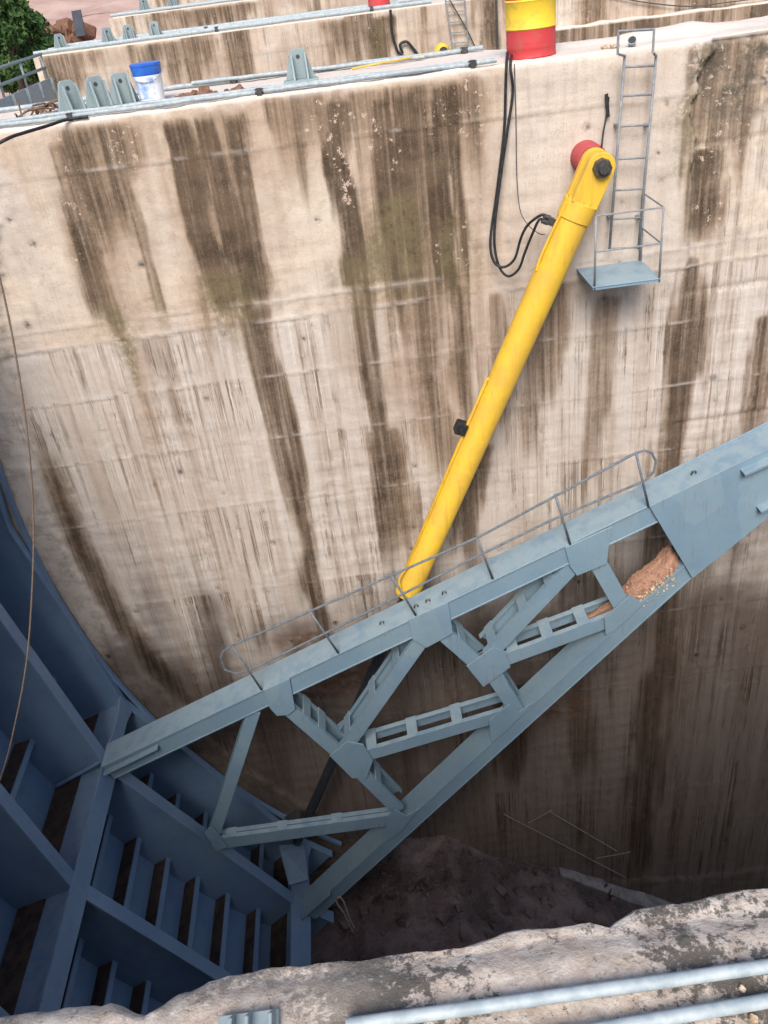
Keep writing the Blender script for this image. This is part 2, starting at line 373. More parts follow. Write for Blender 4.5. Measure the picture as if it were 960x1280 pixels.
def first_pier():
    root = thing('concrete_pier', (0, Y1 + 1.1, -17), 'tall rain-streaked pale concrete pier carrying the yellow cylinder, nearest across the gap', 'pier', 'concrete piers of the dam')
    xs = np.concatenate([np.arange(-9.5, -5.6, .3), np.arange(-5.6, 6.4, .034), np.arange(6.4, 13.1, .3)])
    zs = np.concatenate([np.arange(ZD - .05, -12, -.034), np.arange(-12, -19, -.06), np.arange(-19, -24, -.5)])
    ys = np.concatenate([np.arange(2.2, .15, -.09), np.arange(.15, .02, -.035)])
    nd = len(ys) + 1
    nr = nd + len(zs); nc = len(xs)
    X = np.tile(xs, (nr, 1)); Z = np.zeros((nr, nc)); Y = np.zeros((nr, nc))
    Z[:nd - 1] = ZD; Y[:nd - 1] = Y1 + np.where(ys[:, None] > .15, .15 + (ys[:, None] - .15) * np.interp(xs, [1.6, 2.7], [1., .62])[None, :], ys[:, None])
    Z[nd - 1] = ZD - .012; Y[nd - 1] = Y1 + .012
    Z[nd:] = zs[:, None]; Y[nd:] = Y1
    face = np.zeros((nr, nc)); face[nd:] = 1; deck = 1 - face
    a = {k: np.zeros((nr, nc)) for k in ATTRS}
    n1 = fbm(X * 1.3, Z * 1.3, 1); n2 = fbm(X * 6, Z * 6, 2); n3 = fbm(X * 17, Z * 17, 3, 3)
    # relief -----------------------------------------------------------
    d = (n1 - .5) * .018 + (n2 - .5) * .007 + (n3 - .5) * .008
    wav = (fbm(X * 2.2, X * 0, 9) - .5) * .06
    ledge = 0
    for zj, amp, wd in ((-1.79, .010, .016), (-3.66, .013, .03), (-3.91, .022, .018), (-4.70, .008, .014), (-5.65, .006, .012), (-6.70, .010, .014), (-8.3, .007, .014), (-9.9, .006, .016), (-11.5, .006, .02)):
        br = sstep(.3, .55, fbm(X * 1.6, X * 0 + zj, 11 + zj))
        r = np.exp(-((Z - zj - wav * .5 - (n3 - .5) * .02) / wd) ** 2)
        d += r * amp * (.35 + .65 * br); d -= np.exp(-((Z - zj + .035 - wav * .5) / .014) ** 2) * amp * .5
        a['pale'] = np.maximum(a['pale'], r * (.75 if -4 < zj < -3.8 else .4) * br * sstep(.35, .6, fbm(X * 7, X * 0 + zj, 14)))
        a['moss'] = np.maximum(a['moss'], np.exp(-((Z - zj + .03 - wav * .5) / .02) ** 2) * .22 * br)
    r7 = random.Random(17); holes = np.zeros_like(X)
    for i in range(90):
        hx, hz, hr = r7.uniform(-5, 6), r7.uniform(-12, -1.6), r7.uniform(.012, .035); holes = np.maximum(holes, np.exp(-(((X - hx) ** 2 + (Z - hz) ** 2 * .7) / (hr * 1.3) ** 2)))
    a['moss'] = np.maximum(a['moss'], holes * 1.3); d -= holes * .02
    # board marks, very faint
    d += .003 * np.sign(np.sin(Z * 2 * np.pi / .3)) * sstep(.45, .6, n1)
    # newer block round the hoist pin stands proud
    eL = 2.06 + (fbm(Z * 3, X * 0, 21) - .5) * .1
    eR = 4.45 + ((fbm(Z * 2.2, X * 0, 22) - .5) * .34 + (fbm(Z * 9, X * 0, 23, 3) - .5) * .12) * (.18 + .82 * sstep(-3.4, -2.5, Z))
    blk = sstep(eL - .012, eL + .012, X) * (1 - sstep(eR - .012, eR + .02, X))
    d += .045 * blk * sstep(-4.4, -3.7, Z)
    right = sstep(eR - .01, eR + .02, X); d -= right * (.012 + .05 * sstep(-3.6, -2.4, Z))
    for zj in (-2.42, -4.3, -6.3): d -= .02 * right * np.exp(-((Z - zj - (X - 4.4) * .02) / .025) ** 2)
    d -= .02 * right * np.exp(-((X - 5.05) / .02) ** 2) * (Z > -2.4)
    # side guide arc of the gate
    rg = np.hypot(X - T.x, Z - T.z) + (n2 - .5) * .12
    gd = sstep(11.38, 11.45, rg) * (Z < -2.2)
    d += .05 * gd
    # spalls
    sp = sstep(.64, .67, fbm(X * 3.6, Z * 3.6, 31, 5)); d -= sp * .006
    ed = sstep(ZD - .11, ZD - .0, Z) * face; d -= ed * (.012 + .10 * np.clip(fbm(X * 4, X * 0, 33) - .52, 0, 1))
    Y -= d * face
    Z += deck * ((fbm(X * 2, Y * 2, 41) - .5) * .03 + (fbm(X * 11, Y * 11, 42) - .5) * .012)
    Z[:nd - 1] -= .05 * np.clip(fbm(X[:nd - 1] * 4, X[:nd - 1] * 0, 33) - .52, 0, 1) * (ys[:, None] < .2)
    for (bx, by, sx, sy, hh) in ((4.15, Y1 + .7, .6, .3, .09), (3.2, Y1 + 1.0, .5, .25, .03), (4.9, Y1 + .8, .5, .3, .05)): Z += deck * hh * np.exp(-(((X - bx) / sx) ** 2 + ((Y - by) / sy) ** 2) ** 2)
    # stains -----------------------------------------------------------
    S = lambda pts, **k: streak(X, Z, pts, Y1, **k) * face
    def put(key, amt, pts, **k): a[key] = np.maximum(a[key], amt * S(pts, **k))
    put('tan', .6, [(70, 170, 34), (80, 230, 26), (92, 300, 16)], seed=1)
    put('brown', .78, [(105, 165, 46), (112, 225, 40), (120, 275, 33), (124, 310, 20)], seed=2, fb=.7)
    put('tan', .9, [(105, 165, 50), (115, 250, 46), (135, 340, 40), (150, 390, 30)], seed=2.5, fb=.5)
    put('brown', .42, [(257, 150, 46), (275, 250, 42), (297, 375, 38)], seed=9)
    put('tan', .8, [(257, 150, 54), (275, 250, 50), (297, 375, 46)], seed=9.5)
    put('brown', .6, [(510, 112, 84), (517, 190, 66), (522, 280, 58), (524, 352, 54)], seed=8)
    put('tan', .8, [(505, 112, 100), (515, 200, 84), (522, 300, 72), (526, 420, 66), (534, 520, 50)], seed=8.5, fb=1.2)
    put('brown', .8, [(425, 132, 24), (424, 170, 18), (425, 200, 14)], seed=7.5)
    put('brown', .85, [(74, 185, 12), (95, 270, 13), (118, 340, 14), (135, 392, 13)], seed=3, fb=.35)
    put('brown', .6, [(147, 180, 9), (165, 270, 9), (190, 350, 8), (200, 385, 7)], seed=4)
    put('olive', .8, [(143, 385, 18), (152, 420, 17), (160, 450, 12)], seed=5)
    put('tan', .85, [(152, 420, 12), (168, 480, 14), (180, 530, 13), (192, 590, 8)], seed=6)
    put('olive', .45, [(195, 370, 12), (204, 395, 10)], seed=7)
    for i, p in enumerate(([(222, 158, 12), (240, 230, 14), (256, 300, 14), (277, 360, 14), (284, 385, 10)],
                           [(256, 155, 13), (278, 230, 15), (298, 310, 14), (314, 382, 13)],
                           [(290, 152, 10), (308, 240, 9), (330, 372, 9)])):
        put('brown', (.95, 1, .8)[i], p, seed=10 + i, fb=.3, soft=.4)
    put('olive', .8, [(275, 345, 30), (292, 388, 36)], seed=14)
    put('brown', .85, [(322, 388, 13), (338, 450, 12), (355, 520, 11), (370, 600, 12), (384, 700, 11), (398, 770, 8)], seed=15)
    put('olive', .5, [(285, 392, 22), (305, 430, 14)], seed=16)
    put('brown', .6, [(305, 400, 6), (330, 500, 7), (352, 600, 6)], seed=17)
    put('brown', .95, [(417, 132, 15), (412, 190, 11), (430, 255, 13), (444, 310, 15), (450, 352, 17)], seed=20, fb=.25, soft=.4)
    put('brown', .8, [(448, 350, 17), (456, 400, 13), (464, 468, 11), (478, 560, 13), (490, 650, 13)], seed=21)
    put('olive', .6, [(446, 325, 22), (450, 360, 26), (452, 400, 14)], seed=22)
    put('brown', .5, [(525, 118, 62), (522, 170, 52), (520, 210, 44)], seed=23, fb=.8)
    put('brown', .95, [(474, 128, 10), (480, 200, 14), (490, 280, 16), (497, 345, 12)], seed=24, soft=.4)
    put('brown', .95, [(508, 120, 13), (508, 200, 13), (514, 280, 11), (520, 345, 9)], seed=25, soft=.4)
    put('brown', 1.0, [(548, 112, 24), (545, 200, 16), (553, 280, 14), (560, 345, 14)], seed=26, soft=.4)
    put('brown', .9, [(572, 118, 12), (572, 200, 8), (578, 300, 9), (580, 350, 8)], seed=27)
    put('olive', .75, [(490, 250, 26), (497, 325, 32)], seed=28); put('olive', .6, [(562, 280, 20), (572, 345, 20)], seed=29)
    put('brown', .7, [(528, 352, 22), (537, 420, 28), (545, 500, 24), (552, 560, 16)], seed=30, fb=.9)
    put('brown', .7, [(572, 360, 12), (574, 430, 13), (577, 490, 10)], seed=31)
    put('brown', .75, [(600, 560, 12), (588, 620, 16), (575, 680, 14)], seed=32)
    put('brown', .85, [(484, 540, 16), (490, 610, 24), (498, 668, 20)], seed=33)
    put('tan', .8, [(375, 115, 48), (380, 150, 44), (385, 180, 30)], seed=34); put('brown', .55, [(375, 112, 46), (380, 140, 42), (384, 175, 30)], seed=34)
    put('tan', .5, [(590, 118, 22), (600, 220, 20), (600, 330, 16)], seed=35)
    put('brown', .6, [(618, 372, 7), (626, 430, 9), (632, 500, 8)], seed=36)
    put('tan', .8, [(250, 140, 150), (250, 185, 130)], seed=37); put('tan', .6, [(170, 150, 140), (165, 240, 60)], seed=37.5, fb=1.2); put('tan', .55, [(360, 120, 70), (372, 260, 40)], seed=38.5, fb=1.)
    put('tan', .5, [(20, 180, 26), (40, 260, 24)], seed=38)
    # right of the block
    put('brown', 1.0, [(890, 188, 18), (884, 250, 18), (876, 292, 15)], seed=40, ft=.04, fb=.3)
    put('brown', .85, [(864, 330, 11), (858, 400, 18), (851, 470, 23), (843, 540, 21), (832, 610, 18), (824, 680, 16)], seed=41)
    put('brown', .7, [(957, 400, 14), (950, 470, 14), (940, 530, 12)], seed=42)
    put('brown', .7, [(938, 80, 16), (934, 130, 14), (930, 185, 9)], seed=43)
    put('brown', .6, [(908, 58, 56), (904, 120, 50), (900, 180, 40)], seed=44)
    put('brown', .55, [(838, 720, 12), (822, 850, 18), (806, 1000, 18), (800, 1080, 16)], seed=47, fb=.8); put('pale', .45, [(778, 800, 9), (772, 920, 8), (766, 1030, 7)], seed=48); put('pale', .4, [(705, 850, 9), (700, 960, 8), (694, 1010, 7)], seed=49); put('pale', .4, [(905, 850, 8), (895, 980, 8)], seed=50)
    put('brown', .6, [(640, 860, 26), (636, 960, 22)], seed=53); put('brown', .5, [(720, 780, 22), (726, 960, 20)], seed=54); 
    put('brown', .55, [(690, 360, 30), (680, 440, 24), (660, 520, 18)], seed=45, fb=1.)
    put('brown', .5, [(760, 375, 16), (750, 450, 14), (738, 560, 12)], seed=46, fb=1.)
    mos = sstep(.36, .54, fbm(X * 3.1, Z * 3.1, 51)) * sstep(4.15, 4.4, X) * sstep(-2.35, -1.8, Z) * face
    a['moss'] = np.maximum(a['moss'], mos * .95)
    a['olive'] = np.maximum(a['olive'], face * .6 * np.exp(-((X - eR + .12) / .16) ** 2) * sstep(.4, .6, n1) * sstep(-4.5, -2.0, Z))
    a['moss'] = np.maximum(a['moss'], face * .6 * np.exp(-((X - eR - .04) / .05) ** 2) * sstep(.4, .55, n2))
    # band against the side guide, and the arc itself
    bb = np.exp(-((rg - 11.18) / .17) ** 2) * sstep(-1.8, -3.4, X) * sstep(-11.2, -9.6, Z) * sstep(-5.2, -5.9, Z) * (1 - .75 * gd)
    a['brown'] = np.maximum(a['brown'], .85 * bb * (.6 + .4 * n1 * 2))
    a['olive'] = np.maximum(a['olive'], gd * .35 * sstep(.45, .6, n2)); 
    pal = np.exp(-(((X + 4.15) / .34) ** 2 + ((Z + 1.95) / .42) ** 2) ** 2)
    a['wash'] = np.maximum(a['wash'], .8 * pal); a['moss'] = np.maximum(a['moss'], .25 * pal * n2)
    # lower lifts
    low = sstep(-3.86, -4.0, Z + (fbm(X * 1.5, X * 0, 61) - .5) * .1)
    a['wash'] = np.maximum(a['wash'], low * (.45 + .5 * n1)); a['wash'] = np.maximum(a['wash'], blk * .45)
    jt = np.array([-3.91, -4.70, -5.65, -6.70, -8.3, -9.9, -11.5, -14, -30])
    li = np.clip(np.searchsorted(-jt, -Z) - 1, 0, 7); below = (jt[li] - Z) / (jt[li] - jt[li + 1])
    clus = .5 + .5 * sstep(.38, .6, fbm(X * 1.7, li * 7.3, 62, 3)); stag = vnoise(X * 14, li * 3.7, 63)
    dripf = clus * (1 - .55 * sstep(.2 + .6 * stag, .5 + .7 * stag, below))
    a['drip'] = np.maximum(low * dripf, .12 * face) * (1 - .5 * gd); a['drip'] = np.maximum(a['drip'], right * .6)
    a['flake'] = .55 * sstep(.46, .6, fbm(X * 1.7, Z * 1.2, 71)) * sstep(-4.0, -3.4, Z) * face
    q = onY(432, 205, Y1); a['flake'] = np.maximum(a['flake'], 1.0 * np.exp(-(((X - q.x) / .16) ** 2 + ((Z - q.z + .15) / .55) ** 2)))
    big = np.exp(-(((X - q.x + .02) / .13) ** 2 + ((Z - q.z - .1) / .28) ** 2) ** 2) * sstep(.42, .5, fbm(X * 5, Z * 5, 73)); a['flake'] = np.maximum(a['flake'], big)
    for (px, py, rx, rz) in ((375, 800, .45, .2), (420, 845, .75, .5), (700, 880, .5, .6)):
        q = onY(px, py, Y1)
        a['peel'] = np.maximum(a['peel'], np.exp(-(((X - q.x) / rx) ** 2 + ((Z - q.z) / rz) ** 2) ** 2))
    pl = a['peel'] * (fbm(X * 9, Z * 9, 75) - .5) * .07; Y -= pl
    a['pit_shade'] = face * sstep(-7.0, -10.6, Z + (n1 - .5) * 3 + (fbm(X * 2.3, Z * .25, 77) - .5) * 4)  # shade of the pit painted into the face, deepening downward with a ragged start
    # deck: pale dust, darker along the edge
    a['pale'] = np.maximum(a['pale'], deck * (.55 + .45 * fbm(X * 1.5, Y * 1.5, 81)))
    a['pale'] = np.maximum(a['pale'], face * ed * .6 * sstep(.35, .6, fbm(X * 5, X * 0, 83)))
    a['tan'] = np.maximum(a['tan'], deck * .5 * sstep(.45, .65, fbm(X * 2.2, Y * 2.2, 82, 5))); a['moss'] += deck * .5 * sstep(.52, .62, fbm(X * 1.3, Y * 3, 86, 5)) * sstep(2, 4, X)
    P = np.stack([X, Y, Z], -1)
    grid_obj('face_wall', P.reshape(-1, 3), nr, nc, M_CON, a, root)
    m = MB(); m.box(-9.5, 1.6, Y1 + .3, Y1 + 2.2, -24, ZD - .03); m.box(1.602, 13, Y1 + .3, Y1 + 1.44, -24, ZD - .03); b = m.build('pier_core', M_CON, root)
    return root
first_pier()

def plain_pier(Y, zd, xl, xr, width, streaks, label, res, seed, name='concrete_pier', depth=7.):
    root = thing(name, (0, Y + 1.1, zd - 8), label, 'pier', 'concrete piers of the dam')
    xs = np.arange(xl, xr + res, res); zs = np.concatenate([np.arange(zd - .04, zd - depth, -res), np.array([-14, -24.])])
    ys = np.array([width, width * .7, width * .4, .2, .03]); nd = len(ys) + 1
    nr = nd + len(zs); nc = len(xs)
    X = np.tile(xs, (nr, 1)); Z = np.zeros((nr, nc)); Yg = np.zeros((nr, nc))
    Z[:nd - 1] = zd; Yg[:nd - 1] = Y + ys[:, None]; Z[nd - 1] = zd - .012; Yg[nd - 1] = Y + .01
    Z[nd:] = zs[:, None]; Yg[nd:] = Y
    face = np.zeros((nr, nc)); face[nd:] = 1
    a = {k: np.zeros((nr, nc)) for k in ATTRS}
    n1 = fbm(X * 1.1, Z * 1.1, seed); n2 = fbm(X * 5, Z * 5, seed + 1)
    Yg -= face * ((n1 - .5) * .05 + (n2 - .5) * .03)
    for zj in (zd - .55, zd - 2.4, zd - 4.3):
        Yg -= face * .02 * np.exp(-((Z - zj) / .04) ** 2)
    for i, (key, amt, pts) in enumerate(streaks):
        a[key] = np.maximum(a[key], amt * face * streak(X, Z, pts, Y, seed=seed + i * 1.7, fb=.7))
    v = fbm(X * .9, Z * .12, seed + 7); v2 = fbm(X * 4.5, Z * .2, seed + 8)
    a['brown'] = np.maximum(a['brown'], face * .75 * sstep(.52, .68, v * .6 + v2 * .4) * sstep(zd - 5, zd - .5, Z + n1 * 2))
    a['tan'] = np.maximum(a['tan'], face * .6 * sstep(.45, .6, n1))
    a['drip'] = face * .5; a['flake'] = face * .5 * sstep(.5, .6, n2)
    a['wash'] = face * .4 * n1
    a['pale'] = (1 - face) * .6
    grid_obj('face_wall', np.stack([X, Yg, Z], -1).reshape(-1, 3), nr, nc, M_CON, a, root)
    m = MB(); m.box(xl + .002, xr - .002, Y + .25, Y + width, -24, zd - .1); m.build('pier_core', M_CON, root)
    m = MB(); m.box(xl - .05, xl + .1, Y - .015, Y + width, -24, zd - .004); e = m.build('end_face', M_CON, root)
    return root
Y2 = 26.2
p2 = plain_pier(Y2, ZD, -7.55, 14, 2.3, [
    ('wash', .9, [(128, 60, 15), (126, 128, 15)]), ('brown', .8, [(190, 58, 14), (188, 95, 14)]), ('brown', .6, [(217, 55, 16), (220, 90, 12)]),
    ('brown', .8, [(427, 28, 24), (430, 60, 20)]), ('brown', .95, [(474, 24, 14), (474, 75, 12)]), ('olive', .6, [(472, 30, 7), (472, 75, 7)]),
    ('brown', .8, [(612, -10, 14), (612, 60, 12)]), ('brown', .7, [(255, 52, 18), (252, 80, 14)]), ('brown', .6, [(80, 70, 40), (75, 120, 36)]),
    ('brown', .7, [(740, 0, 20), (738, 60, 14)]), ('brown', .8, [(880, -10, 24), (876, 60, 16)])],
    'second concrete pier back, with a red drum and pipes on its deck', .075, 101, 'concrete_pier')
l0 = onY(694, 37, Y2 - .45); lx = np.arange(l0.x, 14, .1); lz = np.concatenate([[l0.z] * 3, np.arange(l0.z - .05, l0.z - 5, -.1), [-24.]])
LX = np.tile(lx, (len(lz), 1)); LZ = np.tile(lz[:, None], (1, len(lx))); LY = np.full_like(LX, Y2 - .45); LY[0] = Y2 + .1; LY[1] = Y2 - .2
LZ[:3] += (fbm(LX[:3] * 1.2, LX[:3] * 0, 161) - .5) * .12; LY += (fbm(LX * 2, LZ * 2, 162) - .5) * .05
lf = np.ones_like(LX); lf[:3] = 0; bn = sstep(.42, .6, fbm(LX * 1.6, LZ * .25, 163) * .6 + fbm(LX * 6, LZ * .4, 164) * .4)
grid_obj('lower_ledge', np.stack([LX, LY, LZ], -1).reshape(-1, 3), len(lz), len(lx), M_CON, {'brown': lf * (.25 + .65 * bn), 'tan': lf * .5, 'pale': (1 - lf) * .7, 'moss': lf * .3 * bn, 'drip': lf * .6}, p2)
Y3 = 40.
plain_pier(Y3, -.9, -8.2, 14, 2.3, [('brown', .8, [(260, 12, 60), (255, 30, 50)]), ('wash', .9, [(200, 20, 12), (198, 36, 12)])],
           'third concrete pier back, brown stained strip behind the second pier', .11, 131, 'concrete_pier', 5)
plain_pier(54.2, -.55, -9.2, 14, 2.3, [], 'farthest concrete pier, only a sliver at the top of the view', .16, 151, 'concrete_pier', 5)

# near pier under the camera
def near_pier():
    root = thing('concrete_pier', (0, 0, -17), 'nearest concrete pier, rough pale edge speckled with black lichen along the bottom', 'pier', 'concrete piers of the dam')
    xs = np.concatenate([np.arange(-9.5, -1.3, .2), np.arange(-1.3, 1.4, .011), np.arange(1.4, 13, .2)])
    ys = np.concatenate([np.arange(-3, .7, .15), np.arange(.7, 1.10, .011)]); zs = np.concatenate([np.array([-1.93, -1.95, -1.98, -2.02, -2.08, -2.16, -2.3]), np.arange(-2.6, -24, -.6)])
    nd = len(ys); nr = nd + len(zs); nc = len(xs)
    X = np.tile(xs, (nr, 1)); Y = np.zeros((nr, nc)); Z = np.zeros((nr, nc))
    Y[:nd] = ys[:, None]; Z[:nd] = -1.9
    Y[nd:] = 1.125; Z[nd:] = zs[:, None]
    Y[nd] = 1.112
    er = [(-60, 1281), (0, 1273), (90, 1268), (135, 1262), (182, 1271), (225, 1247), (300, 1229), (365, 1209), (430, 1203), (480, 1197), (560, 1186), (640, 1172), (738, 1154), (764, 1164), (800, 1146), (860, 1133), (920, 1121), (960, 1118), (1020, 1108)]
    ep = [onZ(a_, b_, -1.935) for a_, b_ in er]
    edge = np.interp(X, [p.x for p in ep], [p.y for p in ep]) - 1.112 + (fbm(X * 12, X * 0, 201, 4) - .5) * .022
    wgt = sstep(.89, 1.12, Y); Y += edge * wgt
    top = np.zeros((nr, nc)); top[:nd] = 1
    h = (fbm(X * 4, Y * 4, 205) - .5) * .008 + (fbm(X * 16, Y * 16, 206) - .5) * .010 + (fbm(X * 50, Y * 50, 207, 3) - .5) * .007
    Z += h * top
    Z[:nd] -= .035 * sstep(1.01, 1.13, Y[:nd]) ** 2
    Y[nd:] -= (fbm(X[nd:] * 6, Z[nd:] * 6, 208) - .5) * .05
    gr = np.exp(-(((X + .63) / .055) ** 2 + ((Y - 1.06) / .05) ** 2) ** 2) + .9 * np.exp(-(((X + .31) / .09) ** 2 + ((Y - 1.085) / .018) ** 2)) + .9 * np.exp(-(((X - .21) / .03) ** 2 + ((Y - 1.06) / .02) ** 2))
    lic = np.clip(.62 + .9 * sstep(-.35, .1, X) * (1 - .35 * sstep(1.0, 1.1, Y)) + (1 - sstep(.92, 1.0, Y)) * .4, 0, 1)
    grid_obj('deck_edge', np.stack([X, Y, Z], -1).reshape(-1, 3), nr, nc, M_NEAR, {'grey': gr * sstep(.3, .5, fbm(X * 20, Y * 20, 209)) , 'lichen': lic}, root)
near_pier()

# ------------------------------------------------------------------ ground, floor, water, bank
def sheet(name, xs, ys, zf, mat):
    X, Yy = np.meshgrid(xs, ys); Z = zf(X, Yy)
    o = grid_obj(name, np.stack([X, Yy, Z], -1).reshape(-1, 3)[:, :], len(ys), len(xs), mat, {})
    o['kind'] = 'structure'; return o
sheet('ground', np.linspace(-1500, 1500, 40), np.linspace(-1500, 1500, 40), lambda X, Y: X * 0 - 23.5, M_GROUND)
def floor_z(X, Y):
    z = np.interp(X, [-9.5, -2.8, -.6, .4, 1.3, 2.8, 5.5, 9, 13], [-15.9, -15.8, -15.0, -15.1, -15.95, -16.75, -18.75, -21.2, -22.9])
    return z + (fbm(X * 1.5, Y * 1.5, 301) - .5) * .25 + (fbm(X * 6, Y * 6, 302) - .5) * .08
sheet('spillway_floor', np.arange(-9.5, 13, .12), np.arange(.8, 11.9, .12), floor_z, M_FLOOR)
sheet('water', np.array([-80., -30, -6.9]), np.linspace(-40, 30, 8), lambda X, Y: X * 0 - 4.6, M_WATER)
def bank_z(X, Y):
    return -3.2 + np.clip((Y - 44) * .16, 0, 14) + np.clip(-(X + 14) * .06, 0, 5) + (fbm(X * .35, Y * .35, 311) - .5) * .9
sheet('river_bank', np.arange(-70, 60, .9), np.arange(57, 150, .9), bank_z, M_EARTH)
sheet('side_bank', np.arange(-70, -8.6, .6), np.arange(31, 58, .6), bank_z, M_EARTH)
# pale wet fillet where floor meets the pier
m = MB(); fx = np.linspace(2.7, 6.6, 14); vs_ = []
for x in fx:
    z = float(floor_z(np.array([x]), np.array([11.0]))[0]); g = .07 + .16 * min(1, (x - 2.7) / 2.5)
    vs_ += [(x, 11.26, z + g * .8), (x, 11.1, z + g * .8), (x, 11.1 - g * 1.3, z + .05), (x, 11.1 - g * 1.3, z - .3), (x, 11.26, z - .3)]
m.add(vs_, [(5 * k + e, 5 * k + (e + 1) % 5, 5 * k + 5 + (e + 1) % 5, 5 * k + 5 + e) for k in range(13) for e in range(5)] + [(0, 1, 2, 3, 4), (69, 68, 67, 66, 65)])
tag(m.build('floor_fillet', M_KERB), kind='structure')

m = MB(); r5 = random.Random(5)
for i in range(420):
    x = r5.uniform(-2, 6); y = 11.1 - 7 * r5.random() ** 1.6; z = float(floor_z(np.array([x]), np.array([y]))[0]); sz = .02 + .09 * r5.random() ** 3
    u = Vector((r5.gauss(0, 1), r5.gauss(0, 1), r5.gauss(0, .5))).normalized(); v = u.cross(Vector((.1, .2, 1))).normalized()
    m.obox((x, y, z + sz * .3), u * sz * 1.3, v * sz, u.cross(v) * sz * .7)
tag(m.build('floor_rubble', M_FLOOR), 'scattered dark stones and rubble on the muddy floor of the pit', 'rubble', kind='stuff')

# ------------------------------------------------------------------ radial gate
gate = thing('radial_gate', (T.x, 9.6, T.z), 'blue-grey steel radial gate with trussed arms, its ribbed leaf filling the lower left', 'sluice gate')
def pol(r, deg, y): 
    a = R(deg); return Vector((T.x - r * math.cos(a), y, T.z - r * math.sin(a)))
def arc_band(m, r0, r1, d0, d1, y0, y1, n=36):
    vs = []; fs = []
    for i in range(n + 1):
        a = d0 + (d1 - d0) * i / n
        vs += [pol(r0, a, y0), pol(r1, a, y0), pol(r1, a, y1), pol(r0, a, y1)]
    for i in range(n):
        k = i * 4
        for e in range(4): fs.append((k + e, k + (e + 1) % 4, k + 4 + (e + 1) % 4, k + 4 + e))
    fs += [(0, 1, 2, 3), (4 * n + 3, 4 * n + 2, 4 * n + 1, 4 * n)]
    m.add(vs, fs)
RF, RS = 11.93, 12.93
DU, DL = 19.2, 42.3            # angular places of the two cross girders
RU, RL = 11.95, 12.10          # flange radius at each
def seg_band(m, off0, off1, y0, y1, outer=None):   # straight flange runs between the girders, as the real leaf has
    st = [(-20, 11.97), (-10, 11.98), (1, 11.98), (DU, RU), (DL, RL), (46.0, 12.1)]
    if outer: n = 12
    else: n = 1
    vs = []; fs = []
    for (d0, r0), (d1, r1) in zip(st[:-1], st[1:]):
        for i in range(n + (1 if d1 == 46.0 else 0)):
            f = i / n; p = pol(r0, d0, 0).lerp(pol(r1, d1, 0), f); d = math.degrees(math.atan2(T.z - p.z, T.x - p.x))
            u = (p - Vector((T.x, 0, T.z))).normalized(); a = p + u * off0
            b = pol(outer, d, 0) if outer else p + u * off1
            for q, y in ((a, y0), (b, y0), (b, y1), (a, y1)): vs.append((q.x, y, q.z))
    k = len(vs) // 4
    for i in range(k - 1):
        for e in range(4): fs.append((i * 4 + e, i * 4 + (e + 1) % 4, i * 4 + 4 + (e + 1) % 4, i * 4 + 4 + e))
    fs += [(0, 1, 2, 3), (4 * k - 1, 4 * k - 2, 4 * k - 3, 4 * k - 4)]
    m.add(vs, fs)
Y0G, Y1G = 1.25, 11.05
m = MB(); arc_band(m, RS, RS + .03, -20, 46.2, Y0G, Y1G, 60); m.build('skin_plate', M_GATE, gate, True)
m = MB(); arc_band(m, RF - .12, RF - .07, -20, 46.2, Y1G - .02, Y1G + .06, 60); m.build('side_seal', M_GATE, gate, True)
for i, y in enumerate((10.98, 9.61, 7.48, 5.35, 3.2, 1.35)):
    m = MB(); seg_band(m, 0, 0, y - .015, y + .015, RS + .01); web = m.build('diaphragm', M_GATE, gate)
    m = MB(); w_ = .11 if i else .07
    seg_band(m, -.03, .004, y - w_, y + w_); m.build('flange', M_GATE, web, bevel=.003)
for a in [14.5 - 4.5 * k for k in range(8)] + [23.65 + 3.23 * k for k in range(6)] + [44.6]:
    m = MB()
    arc_band(m, RS - .29, RS + .004, a - .04, a + .06, Y0G + .05, Y1G - .06, 1)
    arc_band(m, RS - .305, RS - .282, a - .12, a + .30, Y0G + .06, Y1G - .065, 2)
    st = m.build('stringer', M_GATE, gate)
    m = MB(); arc_band(m, RS - .278, RS - .006, a - .10, a - .035, Y0G + .1, Y1G - .1, 1); m.build('mud_strip', M_MUD, st)
for a, nm, RF in ((DU, 'cross_girder', RU), (DL, 'cross_girder', RL)):
    m = MB(); arc_band(m, RF - .02, RS - .02, a - .09, a + .09, Y0G + .04, Y1G - .08, 1)
    g = m.build(nm, M_GATE, gate)
    m = MB(); arc_band(m, RS - .5, RS - .04, a - .15, a - .092, Y0G + .1, Y1G - .12, 1); m.build('mud_strip', M_MUD, g)
    m = MB()                                                        # flange narrowed toward the pier end, as seen
    g_ = 1.05 if a > 30 else .8
    prof = [(Y0G + .03, g_), (9.85, g_), (10.2, g_ * .72), (10.6, g_ * .72), (10.85, g_), (Y1G - .09, g_)]
    for (ya, wa), (yb, wb) in zip(prof[:-1], prof[1:]):
        v = []
        for r in (RF - .065, RF - .033):
            v += [pol(r, a - wa, ya), pol(r, a + wa, ya), pol(r, a + wb, yb), pol(r, a - wb, yb)]
        m.add(v, [(0, 1, 2, 3), (7, 6, 5, 4), (0, 4, 5, 1), (1, 5, 6, 2), (2, 6, 7, 3), (3, 7, 4, 0)])
    m.build('flange', M_GATE, g)

